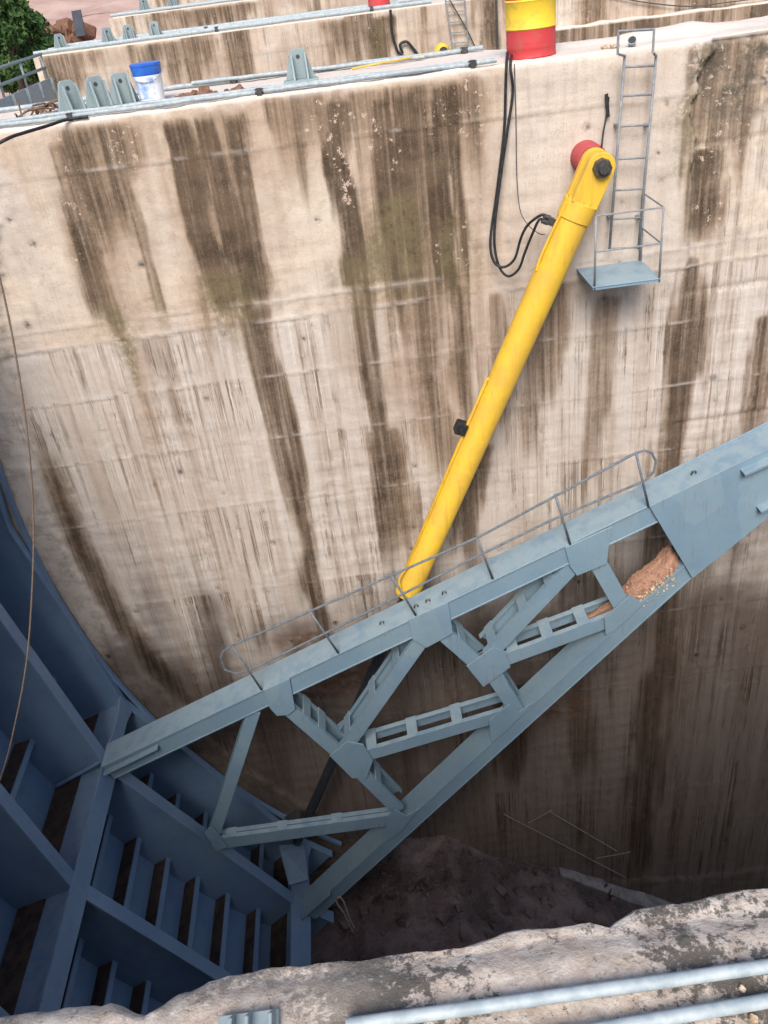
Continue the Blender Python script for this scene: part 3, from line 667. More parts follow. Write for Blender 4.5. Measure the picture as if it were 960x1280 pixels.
# arms: everything in the frame lies on one upright plane
YF, YB = 9.36, 9.84
def V(px, py, y=YF): return onY(px, py, y)
def hit_R(a, s, r):             # where line through a with slope s meets radius r, on the gate side
    x = a.x
    for _ in range(200):
        z = a.z + s * (x - a.x); e = math.hypot(x - T.x, z - T.z) - r
        x += e * .5
    return Vector((x, a.y, a.z + s * (x - a.x)))
def beam_parts(name, a, b, depth, parts_parent, y0=YF, y1=YB, mat=None):
    mat = mat or M_ARM
    u = (b - a).normalized(); n = Vector((-u.z, 0, u.x))            # n points up and back
    L = (b - a).length; mid = (a + b) / 2
    root_m = MB(); root_m.obox(Vector((mid.x, (y0 + y1) / 2, mid.z)) - n * .012, u * L / 2, (0, (y1 - y0) / 2, 0), n * .012)
    o = root_m.build(name, mat, parts_parent, bevel=.004)
    for nm, yy in (('web_plate', y0 + .035), ('web_plate', y1 - .035)):
        q = MB(); q.obox(Vector((mid.x, yy, mid.z)) - n * (depth / 2 + .006), u * L / 2 * .999, (0, .012, 0), n * (depth / 2 - .02)); q.build(nm, mat, o)
    q = MB(); q.obox(Vector((mid.x, (y0 + y1) / 2, mid.z)) - n * (depth - .012), u * L / 2 * .998, (0, (y1 - y0) / 2 - .01, 0), n * .012); q.build('bottom_flange', mat, o, bevel=.004)
    return o, u, n
ua = V(240, 905); us = .422
ua0 = hit_R(ua, us, RU - .07); ua1 = Vector((6.2, YF, ua.z + us * (6.2 - ua.x)))
uarm, uu, un = beam_parts('upper_arm', ua0, ua1, .33, gate)
la = V(407, 1119); lb = V(852, 710); ls = (lb.z - la.z) / (lb.x - la.x)
la0 = hit_R(la, ls, RL - .07); la1 = Vector((5.6, YF, la.z + ls * (5.6 - la.x)))
larm, lu, ln = beam_parts('lower_arm', la0, la1, .27, gate)
# solid plates joining both arms at the trunnion end, and the hub
pp = [V(811, 632), V(865, 722), V(962, 644), V(1075, 560), V(1080, 497), V(951, 564)]
for yy in (YF - .022, YB - .01):
    m = MB(); m.prism([(p.x, yy, p.z) for p in pp], (0, .03, 0)); m.build('arm_head_plate', M_ARM, gate, bevel=.003)
for q0, q1 in (((929, 592), (975, 571)), ((949, 638), (985, 621))):
    a, b = V(*q0, YF - .1), V(*q1, YF - .1); u = (b - a).normalized(); n = Vector((-u.z, 0, u.x)); L = (b - a).length
    m = MB(); m.obox(Vector(((a.x + b.x) / 2, YF - .085, (a.z + b.z) / 2)), u * L / 2, (0, .065, 0), n * .022); m.build('stiffener', M_ARM, gate, bevel=.003)
m = MB(); m.lathe((T.x, 9.2, T.z), (0, 1, 0), [(0, .35), (.02, .42), (.8, .42), (.82, .35)], 32); m.build('trunnion_hub', M_ARM, gate, True)
def member(q0, q1, wd, battens, double=True, name='lattice_member', top=1, YB=YB):
    a, b = V(*q0), V(*q1)
    if a.x > b.x: a, b = b, a
    u = (b - a).normalized(); n = Vector((-u.z, 0, u.x)); L = (b - a).length; mid = (a + b) / 2
    def at(v, y): return Vector((mid.x, y, mid.z)) + n * v
    m = MB()
    if not double:
        m.obox(at(0, YF + .13), u * L / 2, (0, .09, 0), n * wd / 2)
        return m.build(name, M_ARM, gate, bevel=.004)
    m.obox(at(0, YF + .045), u * L / 2, (0, .010, 0), n * wd / 2)
    m.obox(at(top * (wd / 2 - .012), YF + .085), u * L / 2, (0, .030, 0), n * .010)
    m.obox(at(-top * (wd / 2 - .012), YF + .085), u * L / 2, (0, .030, 0), n * .010)
    o = m.build(name, M_ARM, gate)
    m = MB(); m.obox(at(0, YB - .045), u * L / 2, (0, .010, 0), n * wd / 2); m.obox(at(top * (wd / 2 - .012), YB - .085), u * L / 2, (0, .030, 0), n * .010)
    m.build('back_channel', M_ARM, o)
    for f in battens:
        m = MB(); m.obox(at(top * (wd / 2 + .006), (YF + YB) / 2) + u * (f - .5) * L, u * .085, (0, (YB - YF) / 2 - .03, 0), n * .009); m.build('batten', M_ARM, o)
    return o
member((317, 893), (266, 1050), .20, (), False, 'strut')
member((268, 1058), (495, 1027), .26, (.1, .38, .68), YB=YF + .25)
member((352, 882), (428, 948), .22, (.3, .55))
member((438, 956), (498, 1016), .22, (.45,))
member((531, 798), (432, 938), .22, (.12, .45, .75))
member((446, 951), (632, 896), .22, (.12, .4, .7))
member((556, 796), (604, 838), .23, (.3,), True)
member((612, 838), (648, 893), .23, (.3,))
member((718, 710), (612, 822), .22, (.12, .5, .8))
member((628, 829), (776, 774), .22, (.12, .42, .72))
member((748, 705), (780, 762), .24, (), False, 'strut')
def gusset(qs, both=True, proud=.016):
    m = MB(); m.prism([(V(*q).x, YF - proud, V(*q).z) for q in qs], (0, .024, 0)); g = m.build('gusset_plate', M_ARM, gate, bevel=.003)
    if both:
        m = MB(); m.prism([(V(*q).x, YB - .008, V(*q).z) for q in qs], (0, .02, 0)); m.build('back_gusset', M_ARM, g)
gusset([(412, 944), (434, 926), (454, 930), (466, 950), (458, 972), (440, 972)])
gusset([(583, 832), (617, 808), (631, 814), (638, 833), (604, 858)], False)
gusset([(510, 774), (516, 799), (533, 809), (566, 791), (560, 752)], False)
gusset([(330, 862), (337, 884), (346, 894), (360, 893), (369, 886), (362, 848)], False)
gusset([(706, 684), (712, 707), (721, 719), (758, 704), (764, 658)], False)
gusset([(611, 900), (637, 879), (649, 889), (668, 876), (634, 912), (614, 928)], False)
gusset([(484, 1022), (493, 1011), (508, 1019), (524, 1010), (500, 1040), (482, 1052)], False)
gusset([(755, 772), (788, 743), (800, 752), (815, 742), (782, 776), (757, 794)], False)
gusset([(256, 1040), (264, 1032), (274, 1043), (284, 1058), (270, 1063)], False)
# knee plates where the upper arm meets the girder
for q0, q1 in (((130, 967), (197, 934)), ((374, 1150), (412, 1116))):
    a, b = V(*q0, YF - .06), V(*q1, YF - .06); u = (b - a).normalized(); n = Vector((-u.z, 0, u.x)); L = (b - a).length
    m = MB(); m.obox((a + b) / 2 + Vector((0, .0, 0)), u * L / 2, (0, .05, 0), n * .012); m.build('knee_plate', M_ARM, gate, bevel=.003)
for q0, q1 in (((64, 1000), (128, 966)), ((72, 982), (126, 952))):
    a, b = onY(*q0, 9.5), onY(*q1, 9.5); m = MB(); m.tube([a, b], .03, 8); m.build('tie_rod', M_GATE, gate)
m = MB(); a = onY(372, 1030, 10.6); m.obox(a, (.16, 0, .1), (0, .17, 0), (-.1, 0, .16)); 
m.build('hoist_lug', M_NUT, gate, bevel=.03)
# end plate from the lower girder to the pier side
m = MB(); m.prism([onY(361, 1107, 9.75), onY(384, 1100, 9.75), onY(379, 1056, 10.75), onY(348, 1057, 10.75)], (.02, 0, .02)); m.build('end_plate', M_GATE, gate)
# handrail on the upper arm
hr = MB(); top = [V(276, 822), V(279, 814), V(290, 807), V(599, 671), V(795, 566), V(806, 563), V(815, 566), V(820, 577), V(817, 590), V(806, 601), V(694, 648), V(599, 694), V(422, 784), V(312, 838), V(294, 842), V(281, 837)]
hr.tube(top, .017, 8, True); rail = hr.build('handrail', M_RAIL, gate, True)
for q0, q1 in (((290, 807), (326, 861)), ((387, 764), (422, 815)), ((489, 719), (519, 768)), ((596, 672), (615, 722)), ((694, 618), (712, 679)), ((795, 566), (810, 632))):
    b = V(*q1); b = b - un * .02
    m = MB(); m.tube([V(*q0), b], .017, 8); m.build('post', M_RAIL, rail, True)
# bolts and lifting eyes on the arm top
for (px, py) in ((555, 738), (520, 756), (535, 752), (478, 783), (868, 585)):
    p = V(px, py, 9.55); 
    x = p.x; z = ua.z + us * (x - ua.x); m = MB(); m.tube([(x - .03, 9.55, z), (x - .02, 9.55, z + .05), (x + .02, 9.55, z + .05), (x + .03, 9.55, z)], .012, 6); m.build('lifting_eye', M_NUT, uarm)

# ------------------------------------------------------------------ sand and pebbles lodged in the arm
def lump(name, ring, y0, y1, mat, bulge, parent=None, seed=1):
    pts = [V(*q, (y0 + y1) / 2) for q in ring]; c = sum(pts, Vector()) / len(pts)
    bm = bmesh.new(); n = 40
    rows = 14; vs = []
    loop = smooth_path(pts + [pts[0]], 7)[:-1]
    for r in range(rows):
        f = r / (rows - 1); yy = y0 + (y1 - y0) * f; s = 1 - .35 * abs(2 * f - 1) ** 3
        vs.append([bm.verts.new(Vector((c.x, yy, c.z)) + Vector((p.x - c.x, 0, p.z - c.z)) * s * (1 + .16 * (rnd.random() - .5)) + Vector((0, .03 * (rnd.random() - .5), .02 * (rnd.random() - .5)))) for p in loop])
    k = len(loop)
    for r in range(rows - 1):
        for i in range(k): bm.faces.new((vs[r][i], vs[r][(i + 1) % k], vs[r + 1][(i + 1) % k], vs[r + 1][i]))
    bm.faces.new(vs[0][::-1]); bm.faces.new(vs[-1])
    bmesh.ops.recalc_face_normals(bm, faces=bm.faces)
    me = bpy.data.meshes.new(name); o0 = rootloc(parent)
    for v in bm.verts: v.co -= o0
    for f in bm.faces: f.smooth = True
    bm.to_mesh(me); bm.free(); me.materials.append(mat)
    return link_mesh(name, me, parent)
sc = V(820, 730, 9.6)
sandp = thing('sand_heap', sc, 'heap of reddish sand with pale pebbles lodged between the two gate arms', 'sand')
lump('sand', [(776, 742), (790, 727), (806, 715), (826, 700), (838, 686), (852, 700), (858, 712), (832, 735), (806, 757), (788, 755)], YF + .05, YB - .06, M_SAND, .1, sandp)
m = MB(); r3 = random.Random(3)
for i in range(110):
    t_ = r3.random(); p = V(795 + 48 * t_ + r3.gauss(0, 4), 757 - 38 * t_ + r3.gauss(0, 5), YF + .05 - .03 * r3.random()); s_ = .008 + .016 * r3.random()
    a = Vector((r3.gauss(0, 1), r3.gauss(0, 1), r3.gauss(0, 1))).normalized(); b = a.cross(Vector((.3, .5, .8))).normalized()
    m.obox(p, a * s_, b * s_ * .8, a.cross(b) * s_ * .7)
tag(m.build('pebbles', M_PEB, sandp, bevel=.006), kind='stuff')
m = MB()
for i in range(420):
    t_ = r3.random(); g_ = r3.random(); p = V(784 + 64 * t_ + r3.gauss(0, 3), 757 - 50 * t_ - 26 * g_ * (1 - .4 * t_) + r3.gauss(0, 3), YF + .04 + .2 * g_); s_ = .006 + .018 * r3.random() ** 2
    a = Vector((r3.gauss(0, 1), r3.gauss(0, 1), r3.gauss(0, 1))).normalized(); b = a.cross(Vector((.3, .5, .8))).normalized()
    m.obox(p, a * s_, b * s_ * .8, a.cross(b) * s_ * .7)
tag(m.build('sand_crumbs', M_SAND, sandp), kind='stuff')
tag(lump('dirt_streak', [(722, 780), (745, 768), (770, 752), (776, 758), (768, 770), (735, 784)], YF + .12, YB - .1, M_SAND, .1), 'low strip of reddish dirt caught on the lattice member left of the sand heap', 'dirt')
m = MB(); m.tube([V(722, 783, 9.55), V(768, 757, 9.45)], [.018, .012], 6); tag(m.build('stick', M_ROPE), 'thin straight stick lying on the dirt in the truss', 'stick')

# ------------------------------------------------------------------ hydraulic cylinder
YC = 10.62
pin = onY(747, 206, YC); end = onY(509, 742, YC); axd = (end - pin).normalized(); Lc = (end - pin).length
nx = Vector((axd.z, 0, -axd.x))           # points left / up side of the cylinder
if nx.x > 0: nx = -nx
cyl = thing('hydraulic_cylinder', pin, 'long yellow hydraulic cylinder slanting down the pier face to the gate', 'hydraulic cylinder')
m = MB(); m.lathe(pin, axd, [(.52, .0), (.52, .197), (Lc - .12, .183), (Lc - .1, .196), (Lc, .196), (Lc + .005, .0)], 40, False); m.build('barrel', M_YEL, cyl, True)
m = MB(); m.lathe(pin, axd, [(.44, .0), (.44, .2), (.45, .215), (.66, .215), (.67, .2), (.67, .1)], 40, False); m.build('end_collar', M_YEL, cyl, True)
for i in range(14):
    a = 2 * math.pi * i / 14; e = nx * math.cos(a) + Vector((0, 1, 0)) * math.sin(a); m = MB(); m.lathe(pin + e * .19, axd, [(.41, .016), (.445, .016)], 6); m.build('collar_bolt', M_YEL, cyl)
for y0 in (-.17, .07):
    pts = []
    for i in range(17):
        a = math.pi * i / 16; pts.append(pin + nx * .168 * math.cos(a) - axd * .168 * math.sin(a) + Vector((0, y0, 0)))
    pts = pts + [pin - nx * .165 + axd * .46 + Vector((0, y0, 0)), pin + nx * .165 + axd * .46 + Vector((0, y0, 0))]
    m = MB(); m.prism(pts, (0, .1, 0)); m.build('clevis_plate', M_YEL, cyl, bevel=.008)
m = MB(); m.lathe(pin + Vector((0, -.30, 0)), (0, 1, 0), [(0, .0), (0, .055), (.03, .065), (.05, .065), (.05, .105), (.14, .115), (.14, .0)], 8, False); m.build('pin_nut', M_NUT, cyl)
m = MB(); m.lathe(end, axd, [(-.02, .085), (6.2, .085)], 20); rod = m.build('piston_rod', M_ROD, cyl, True)
m = MB(); m.lathe(end, axd, [(-.02, .105), (.10, .105), (.13, .09)], 24); m.build('rod_gland', M_ROD, rod, True)
port = onY(690, 277, YC); pc = pin + axd * ((port - pin).dot(axd))
m = MB(); m.lathe(pc + nx * .15, nx, [(0, .05), (.08, .05)], 12); m.build('oil_port', M_YEL, cyl, True)
m = MB(); q = pc + nx * .25
m.obox(q, nx * .055, (0, .06, 0), axd * .045); m.lathe(q + nx * .03 + axd * .03, nx, [(0, .035), (.09, .03)], 8); m.lathe(q + nx * .03 - axd * .03, nx, [(0, .035), (.09, .03)], 8)
m.build('hose_fitting', M_NUT, cyl, bevel=.008)
# long oil pipe along the upper left side, with its saddles
def side(px, py, off): 
    p = onY(px, py, YC); return pin + axd * ((p - pin).dot(axd)) + nx * off
m = MB(); d0 = (pc - pin).dot(axd)
m.tube(smooth_path([pin + axd * (.5) + nx * .20 + Vector((0, -.1, 0)), pin + axd * .9 + nx * .208 + Vector((0, -.06, 0)), pin + axd * (d0 + .45) + nx * .21 + Vector((0, -.06, 0)), pin + axd * (d0 + .6) + nx * .19 + Vector((0, -.06, 0))]), .018, 8); m.build('short_oil_pipe', M_YEL, cyl, True)
m = MB(); m.tube([pin + axd * (2.9) + nx * .172, pin + axd * (2.92) + nx * .215 + Vector((0, -.04, 0)), pin + axd * (Lc - .5) + nx * .2 + Vector((0, -.04, 0)), pin + axd * (Lc - .45) + nx * .16 + Vector((0, -.02, 0))], .02, 8); m.build('long_oil_pipe', M_YEL, cyl, True)
hq = q.copy()
bxp = side(585, 537, .27)
m = MB(); m.obox(bxp, nx * .075, (0, .09, 0), axd * .085); m.build('sensor_box', M_BLACK, cyl, bevel=.01)
m = MB(); m.obox(side(585, 537, .19), nx * .04, (0, .03, 0), axd * .03); m.build('box_bracket', M_YEL, cyl)
m = MB(); m.tube(smooth_path([pin + axd * (Lc - .55) + nx * .19 + Vector((0, -.1, 0)), pin + axd * (Lc - .3) + nx * .25 + Vector((0, -.12, 0)), pin + axd * (Lc - .12) + nx * .12 + Vector((0, -.2, 0)), pin + axd * (Lc - .06) - nx * .06 + Vector((0, -.21, 0))]), .016, 6); m.build('end_pipe', M_YEL, cyl, True)
# red pin boss on the wall
m = MB(); m.lathe((pin.x, 10.86, pin.z), (0, 1, 0), [(0, .0), (0, .165), (.03, .19), (.42, .19), (.42, .0)], 32, False)
tag(m.build('pin_boss', M_REDOX, None, True), 'round red primed steel boss on the wall behind the cylinder pin', 'pin bracket')
m = MB(); m.lathe((T.x, 9.98, T.z), (0, 1, 0), [(0, .0), (0, .36), (.05, .42), (.5, .5), (1.25, .55), (1.25, 0)], 28, False)
tag(m.build('trunnion_boss', M_REDOX, None, True), 'heavy red trunnion bearing fixed to the pier at the gate arms', 'bearing')

# ------------------------------------------------------------------ hoses, wire, strap, ropes
def hose(name, pts, r, mat, label, cat, n=8):
    m = MB(); m.tube(smooth_path(pts, 6), r, n); return tag(m.build(name, mat, None, True), label, cat)
W = onY
hose('hydraulic_hose', [W(634, 66, 11.6), W(633, 82, 11.12), W(632, 110, 11.1), W(630, 165, 11.1), W(621, 240, 11.08), W(613, 300, 11.0), W(617, 326, 10.95), W(629, 334, 10.9), W(643, 324, 10.85), W(651, 298, 10.8), W(660, 281, 10.72), hq + nx * .15 - axd * .03, hq + nx * .07 - axd * .03], .017, M_BLACK,
     'upper of the two black hoses, shorter loop, entering the cylinder fitting', 'hose')
hose('hydraulic_hose', [W(640, 66, 11.6), W(638, 84, 11.1), W(641, 115, 11.08), W(634, 165, 11.06), W(626, 220, 11.05), W(618, 290, 11.0), W(622, 328, 10.95), W(634, 345, 10.88), W(648, 337, 10.83), W(656, 316, 10.78), W(664, 296, 10.72), hq + nx * .15 + axd * .03, hq + nx * .07 + axd * .03], .017, M_BLACK,
     'longer of the two black hoses, hanging lowest below the drum', 'hose')
hose('thin_wire', [W(643, 80, 11.12), W(645, 150, 11.12), W(646, 220, 11.1), W(650, 262, 11.0), W(660, 281, 10.85), W(674, 292, 10.75), W(681, 293, 10.65)], .006, M_NUT, 'thin dark wire hanging beside the black hoses on the wall', 'wire', 6)
hose('black_strap', [W(761, 121, 11.1), W(759, 138, 11.09), W(757, 150, 11.08), W(754, 166, 11.0), W(752, 184, 10.85)], [.024, .026, .02, .009, .008] and .011, M_BLACK, 'short black strap hanging on the wall above the cylinder pin', 'strap', 6)
m = MB(); m.obox(W(759, 132, 11.1), (.02, 0, .005), (0, .008, 0), (-.015, 0, .13)); tag(m.build('strap_tail', M_BLACK), 'flat black flap where the strap leaves the wall', 'strap')
hose('hanging_rope', [W(-70, 120, 6.2), W(-25, 260, 6.2), W(5, 370, 6.2), W(24, 470, 6.2), W(37, 570, 6.2), W(42, 660, 6.2), W(40, 740, 6.2), W(34, 820, 6.2), W(22, 890, 6.2), W(0, 975, 6.2), W(-50, 1100, 6.2)], .008, M_ROPE, 'thin brown rope hanging down the left side in front of the gate leaf', 'rope')
hose('rope_loop', [W(440, 1164, 9.2), W(432, 1145, 9.2), W(421, 1128, 9.2), W(424, 1121, 9.2), W(430, 1128, 9.2), W(436, 1146, 9.2), W(443, 1160, 9.2)], .016, M_POLE, 'small pale rope loop hanging below the lower gate arm', 'rope', 6)

# ------------------------------------------------------------------ ladder and platform on the wall
YL = 10.98
lad = thing('wall_ladder', W(780, 310, YL), 'grey steel ladder fixed to the wall, from the deck hoop down to the landing', 'ladder')
def rail_pt(side_, py):
    top = (781, 71) if side_ < 0 else (820, 71); bot = (762, 311) if side_ < 0 else (798, 309)
    f = (py - 71) / 239; return W(top[0] + (bot[0] - top[0]) * f, py, YL)
for s_ in (-1, 1):
    m = MB(); m.tube([rail_pt(s_, 68), rail_pt(s_, 311)], .017, 8); m.build('ladder_rail', M_LAD, lad, True)
for y in (84, 120, 158, 199, 238, 274, 311):
    m = MB(); m.tube([rail_pt(-1, y), rail_pt(1, y - 2)], .013, 8); m.build('rung', M_LAD, lad, True)
m = MB(); A = onZ(772, 70, ZD + .0); B = onZ(816, 68, ZD)
hA = A + Vector((0, 0, .24)); hB = B + Vector((0, 0, .24))
m.tube([rail_pt(-1, 70), A + Vector((0, 0, .02)), hA], .014, 8); m.tube([hA, hB], .014, 8); m.tube([hB, B + Vector((0, 0, .02)), rail_pt(1, 70)], .014, 8)
m.build('top_hoop', M_LAD, lad, True)
m = MB()
for s_ in (-1, 1):
    for y in (158, 274): p = rail_pt(s_, y); m.box(p.x - .02, p.x + .02, YL, Y1 - .02, p.z - .012, p.z + .012)
m.build('wall_clip', M_LAD, lad)
a = W(721, 337, 11.17); b = W(799, 323, 11.17); zp = (a.z + b.z) / 2
c_ = onZ(741, 361, zp); d_ = onZ(827, 346, zp)
plat = thing('landing_platform', (a + b) / 2, 'small blue-grey steel landing with thin guardrails under the wall ladder', 'platform')
yo = (c_.y + d_.y) / 2; x0 = (a.x + c_.x) / 2; x1 = (b.x + d_.x) / 2
m = MB(); m.box(x0, x1, yo, 11.17, zp - .012, zp); m.build('deck_plate', M_ARM, plat, bevel=.003)
m = MB(); m.box(x0 + .01, x1 - .01, yo + .01, yo + .025, zp - .045, zp - .012); m.box(x0 + .01, x0 + .025, yo + .026, 11.17, zp - .045, zp - .012); m.box(x1 - .025, x1 - .01, yo + .026, 11.17, zp - .045, zp - .012); m.build('edge_angle', M_ARM, plat)
H = .86
P0 = Vector((x0 + .03, yo + .02, zp)); P1 = Vector((x1 - .02, yo + .02, zp)); P2 = Vector((x1 - .02, 11.13, zp)); UZ = Vector((0, 0, 1))
for p in (P0, P1, P2):
    m = MB(); m.tube([p - UZ * .05, p + UZ * H], .014 if p is not P2 else .02, 8); m.build('post', M_LAD, plat, True)
for h in (H, H * .5):
    m = MB(); m.tube([P0 + UZ * h, P1 + UZ * h, P2 + UZ * h], .011, 8); m.build('guard_rail', M_LAD, plat, True)

# ------------------------------------------------------------------ things on the pier decks
def pipe_run(name, ends, label, r=.024, group=None, clamps=(), z=None, off=0):
    a, b = ends
    root = thing(name, (a + b) / 2, label, 'pipe', group)
    m = MB(); n = 14; wv = min(1, (b - a).length / 4) ** 3; pts = [a.lerp(b, i / n) + Vector((0, .012 * wv * math.sin(i * 1.7 + off), .006 * wv * math.sin(i * 2.3 + off))) for i in range(n + 1)]
    m.tube(pts, r, 10); m.build('pipe_length', M_PIPE, root, True)
    for f in clamps:
        p = a.lerp(b, f); m = MB(); u = (b - a).normalized()
        m.lathe(p - u * .05, u, [(0, r * 1.3), (.1, r * 1.3)], 10); m.obox(p + Vector((0, -.03, -.0)), (.03, 0, 0), (0, .035, 0), (0, 0, .04)); m.build('clamp', M_NUT, root)
    return root
zr = ZD + .04
G1 = 'galvanised handrail pipes lying on the piers'
f0 = onZ(-60, 170, zr); f1 = onZ(629, 80, zr); fy = 11.3
pipe_run('scaffold_pipe', (Vector((f0.x, fy, zr)), Vector((f1.x, fy - .03, zr))), 'front galvanised pipe along the edge of the nearest opposite deck', .026, G1, (.20, .555, .955))
pipe_run('scaffold_pipe', (Vector((f0.x, fy + .11, zr + .03)), Vector((f1.x - .25, fy + .05, zr))), 'second galvanised pipe lying right behind the front edge pipe', .026, G1, (), off=2)
b0 = onZ(-60, 147, zr); b1 = onZ(612, 64, zr)
pipe_run('scaffold_pipe', (Vector((b0.x, 13.1, zr)), Vector((b1.x, 12.9, zr))), 'rear galvanised pipe on the far side of the nearest opposite deck', .03, G1, (.53, .965), off=1)
pipe_run('scaffold_pipe', (Vector((-1.8, 12.98, zr + .03)), Vector((b1.x - .8, 12.78, zr))), 'shorter galvanised pipe touching the rear pipe behind the trapezoid bracket', .024, G1, (), off=4)
def make_bracket():
    root = thing('steel_bracket', (0, 0, 0), '', 'bracket', 'grey steel brackets standing on the pier decks')
    m = MB(); m.box(-.19, .19, -.13, .13, 0, .022); m.build('base_plate', M_BRK, root, bevel=.004)
    m = MB(); m.prism([(-.165, .04, .0225), (.165, .04, .0225), (.085, .04, .30), (.06, .04, .32), (-.06, .04, .32), (-.085, .04, .30)], (0, .028, 0)); bp = m.build('back_plate', M_BRK, root, bevel=.003)
    m = MB(); m.lathe((-.0, .034, .245), (0, 1, 0), [(0, .021), (.008, .021)], 14); m.build('bolt_hole', M_NUT, bp)
    for x in (-.075, .075):
        m = MB(); m.prism([(x - .011, .0395, .0225), (x - .011, -.12, .0225), (x - .011, -.03, .28), (x - .011, .0395, .28)], (.022, 0, 0)); m.build('rib', M_BRK, root, bevel=.003)
    return root
proto = make_bracket()
spots = [((95, 142), ZD, R(38), 'steel bracket standing alone left of the pair, leftmost on the nearest opposite deck'),
         ((129, 137), ZD, R(32), 'left bracket of the touching pair beside the paint bucket'),
         ((159, 133), ZD, R(24), 'right bracket of the pair, next to the white and blue bucket'),
         ((377, 103), ZD, R(4), 'single grey bracket standing mid-deck right of the rubble heaps'),
         ((78, 60), ZD, R(35), 'leftmost small bracket on the second pier behind the bucket'),
         ((137, 51), ZD, R(30), 'second small bracket from the left on the second pier'),
         ((163, 48), ZD, R(20), 'third small bracket from the left on the second pier'),
         ((195, 44), ZD, R(10), 'rightmost small bracket on the second pier, by the dark clamp'),
         ((182, 12), -.9, R(30), 'left dark bracket on the third pier at the top edge'),
         ((217, 8), -.9, R(20), 'right dark bracket on the third pier at the top edge')]
for i, (q, z, rz, lab) in enumerate(spots):
    o = proto if i == 0 else copy_tree(proto)
    p = onZ(*q, z)
    if 4 <= i < 8: p = Vector((p.x * (Y2 + .7) / p.y, Y2 + .7, z))
    if i >= 8: p = Vector((onY(*q, Y3 + .6).x, Y3 + .6, z))
    o.location = p + Vector((0, 0, .012)); o.rotation_euler.z = rz; o['label'] = lab; o.scale = (1.12,) * 3
    if i >= 8: o.scale = (1.6, 1.6, 1.6)
    elif i >= 4: o.scale = (1.25, 1.25, 1.25)
# bucket
bl = onZ(192, 128, ZD)
bk = thing('paint_bucket', bl + Vector((0, 0, .012)), 'white plastic paint bucket with a blue top standing beside the brackets', 'bucket')
ft = bl + Vector((0, 0, .012))
m = MB(); m.lathe(ft, (0, 0, 1), [(0, .0), (0, .145), (.01, .15), (.30, .172)], 32, False); m.build('body', M_WHITE, bk, True)
m = MB(); m.lathe(ft, (0, 0, 1), [(.30, .173), (.31, .178), (.40, .184), (.405, .19), (.425, .19), (.43, .18), (.43, 0)], 32, False); m.build('blue_lid', M_BLUE, bk, True)
m = MB(); pts = [ft + Vector((.19 * math.cos(a), -.185 * math.sin(a), .33 - .10 * math.sin(a))) for a in np.linspace(0, math.pi, 12)]; m.tube(pts, .005, 6); m.build('wire_handle', M_LAD, bk, True)
m = MB(); vs_ = []
for k in range(9):
    a = R(-150 + k * 11)
    vs_ += [ft + Vector((.1585 * math.cos(a), .1585 * math.sin(a), .05)), ft + Vector((.1745 * math.cos(a), .1745 * math.sin(a), .285))]
m.add(vs_, [(2 * k, 2 * k + 2, 2 * k + 3, 2 * k + 1) for k in range(8)]); m.build('label_print', mat_plain('faded_blue_print', (.12, .24, .55), (.62, .67, .74), 7, .5), bk, True)
# drums
def drum(loc, label):
    root = thing('oil_drum', loc, label, 'drum', 'red and yellow steel drums on the pier decks'); z = loc
    m = MB(); m.lathe(z, (0, 0, 1), [(0, .0), (0, .288), (.012, .30), (.03, .292), (.10, .292), (.115, .297), (.13, .292), (.16, .297), (.18, .292), (.30, .292)], 44, False); m.build('lower_shell', M_RED, root, True)
    m = MB(); m.lathe(z, (0, 0, 1), [(.3001, .2922), (.30, .294), (.312, .304), (.325, .294), (.58, .294), (.595, .304), (.61, .2935)], 44, False); m.build('yellow_band', M_YELD, root, True)
    m = MB(); m.lathe(z, (0, 0, 1), [(.61, .292), (.86, .292), (.872, .30), (.885, .298), (.885, .285), (.87, .28), (.868, 0)], 44, False); m.build('upper_shell', M_RED, root, True)
    m = MB(); m.lathe(z + Vector((.17, 0, .868)), (0, 0, 1), [(0, .035), (.02, .035)], 10); m.build('bung', M_NUT, root)
d1 = onZ(666, 71, ZD); drum(Vector((d1.x, 11.62, ZD)), 'large red, yellow and red banded steel drum on the nearest opposite deck')
d2 = onZ(474, 8, ZD); drum(Vector((onY(474, 6, Y2 + .9).x, Y2 + .9, ZD)), 'small distant red drum on the second pier, cut by the top edge')
# rubble heaps
def heap(q, rx, ry, h, label, n, seed):
    c = onZ(*q, ZD); r = random.Random(seed); root = thing('rubble_heap', c, label, 'rubble')
    for i in range(n):
        a = r.random() * 6.28; d = math.sqrt(r.random()); s = (.035 + .035 * r.random()) * (1.2 - .5 * d)
        p = c + Vector((rx * d * math.cos(a), ry * d * math.sin(a), max(.01, h * (1 - d) * .7)))
        u = Vector((r.gauss(0, 1), r.gauss(0, 1), r.gauss(0, .4))).normalized(); v = u.cross(Vector((.1, .2, 1))).normalized()
        m = MB(); m.obox(p, u * s * 1.3, v * s, u.cross(v) * s * .45); m.build('fragment', M_RUB, root, bevel=.012)
heap((246, 121), .26, .12, .06, 'larger flat heap of rusty brown fragments right of the bucket', 40, 5)
heap((296, 116), .13, .08, .04, 'smaller heap of rusty brown fragments nearer the clamp', 18, 6)
tw = onZ(52, 143, ZD); r = random.Random(9); tr = thing('scrap_pile', tw, 'tangle of brown twigs and rusty scrap left of the brackets', 'scrap')
for i in range(16):
    a = r.random() * 3.14; L = .1 + .16 * r.random(); p = tw + Vector((r.gauss(0, .13), r.gauss(0, .12), .02 + .08 * r.random())); u = Vector((math.cos(a), math.sin(a), r.gauss(0, .3)))
    m = MB(); m.tube([p - u * L, p + Vector((0, 0, .03)), p + u * L], .013, 5); m.build('twig', M_TWIG, tr)
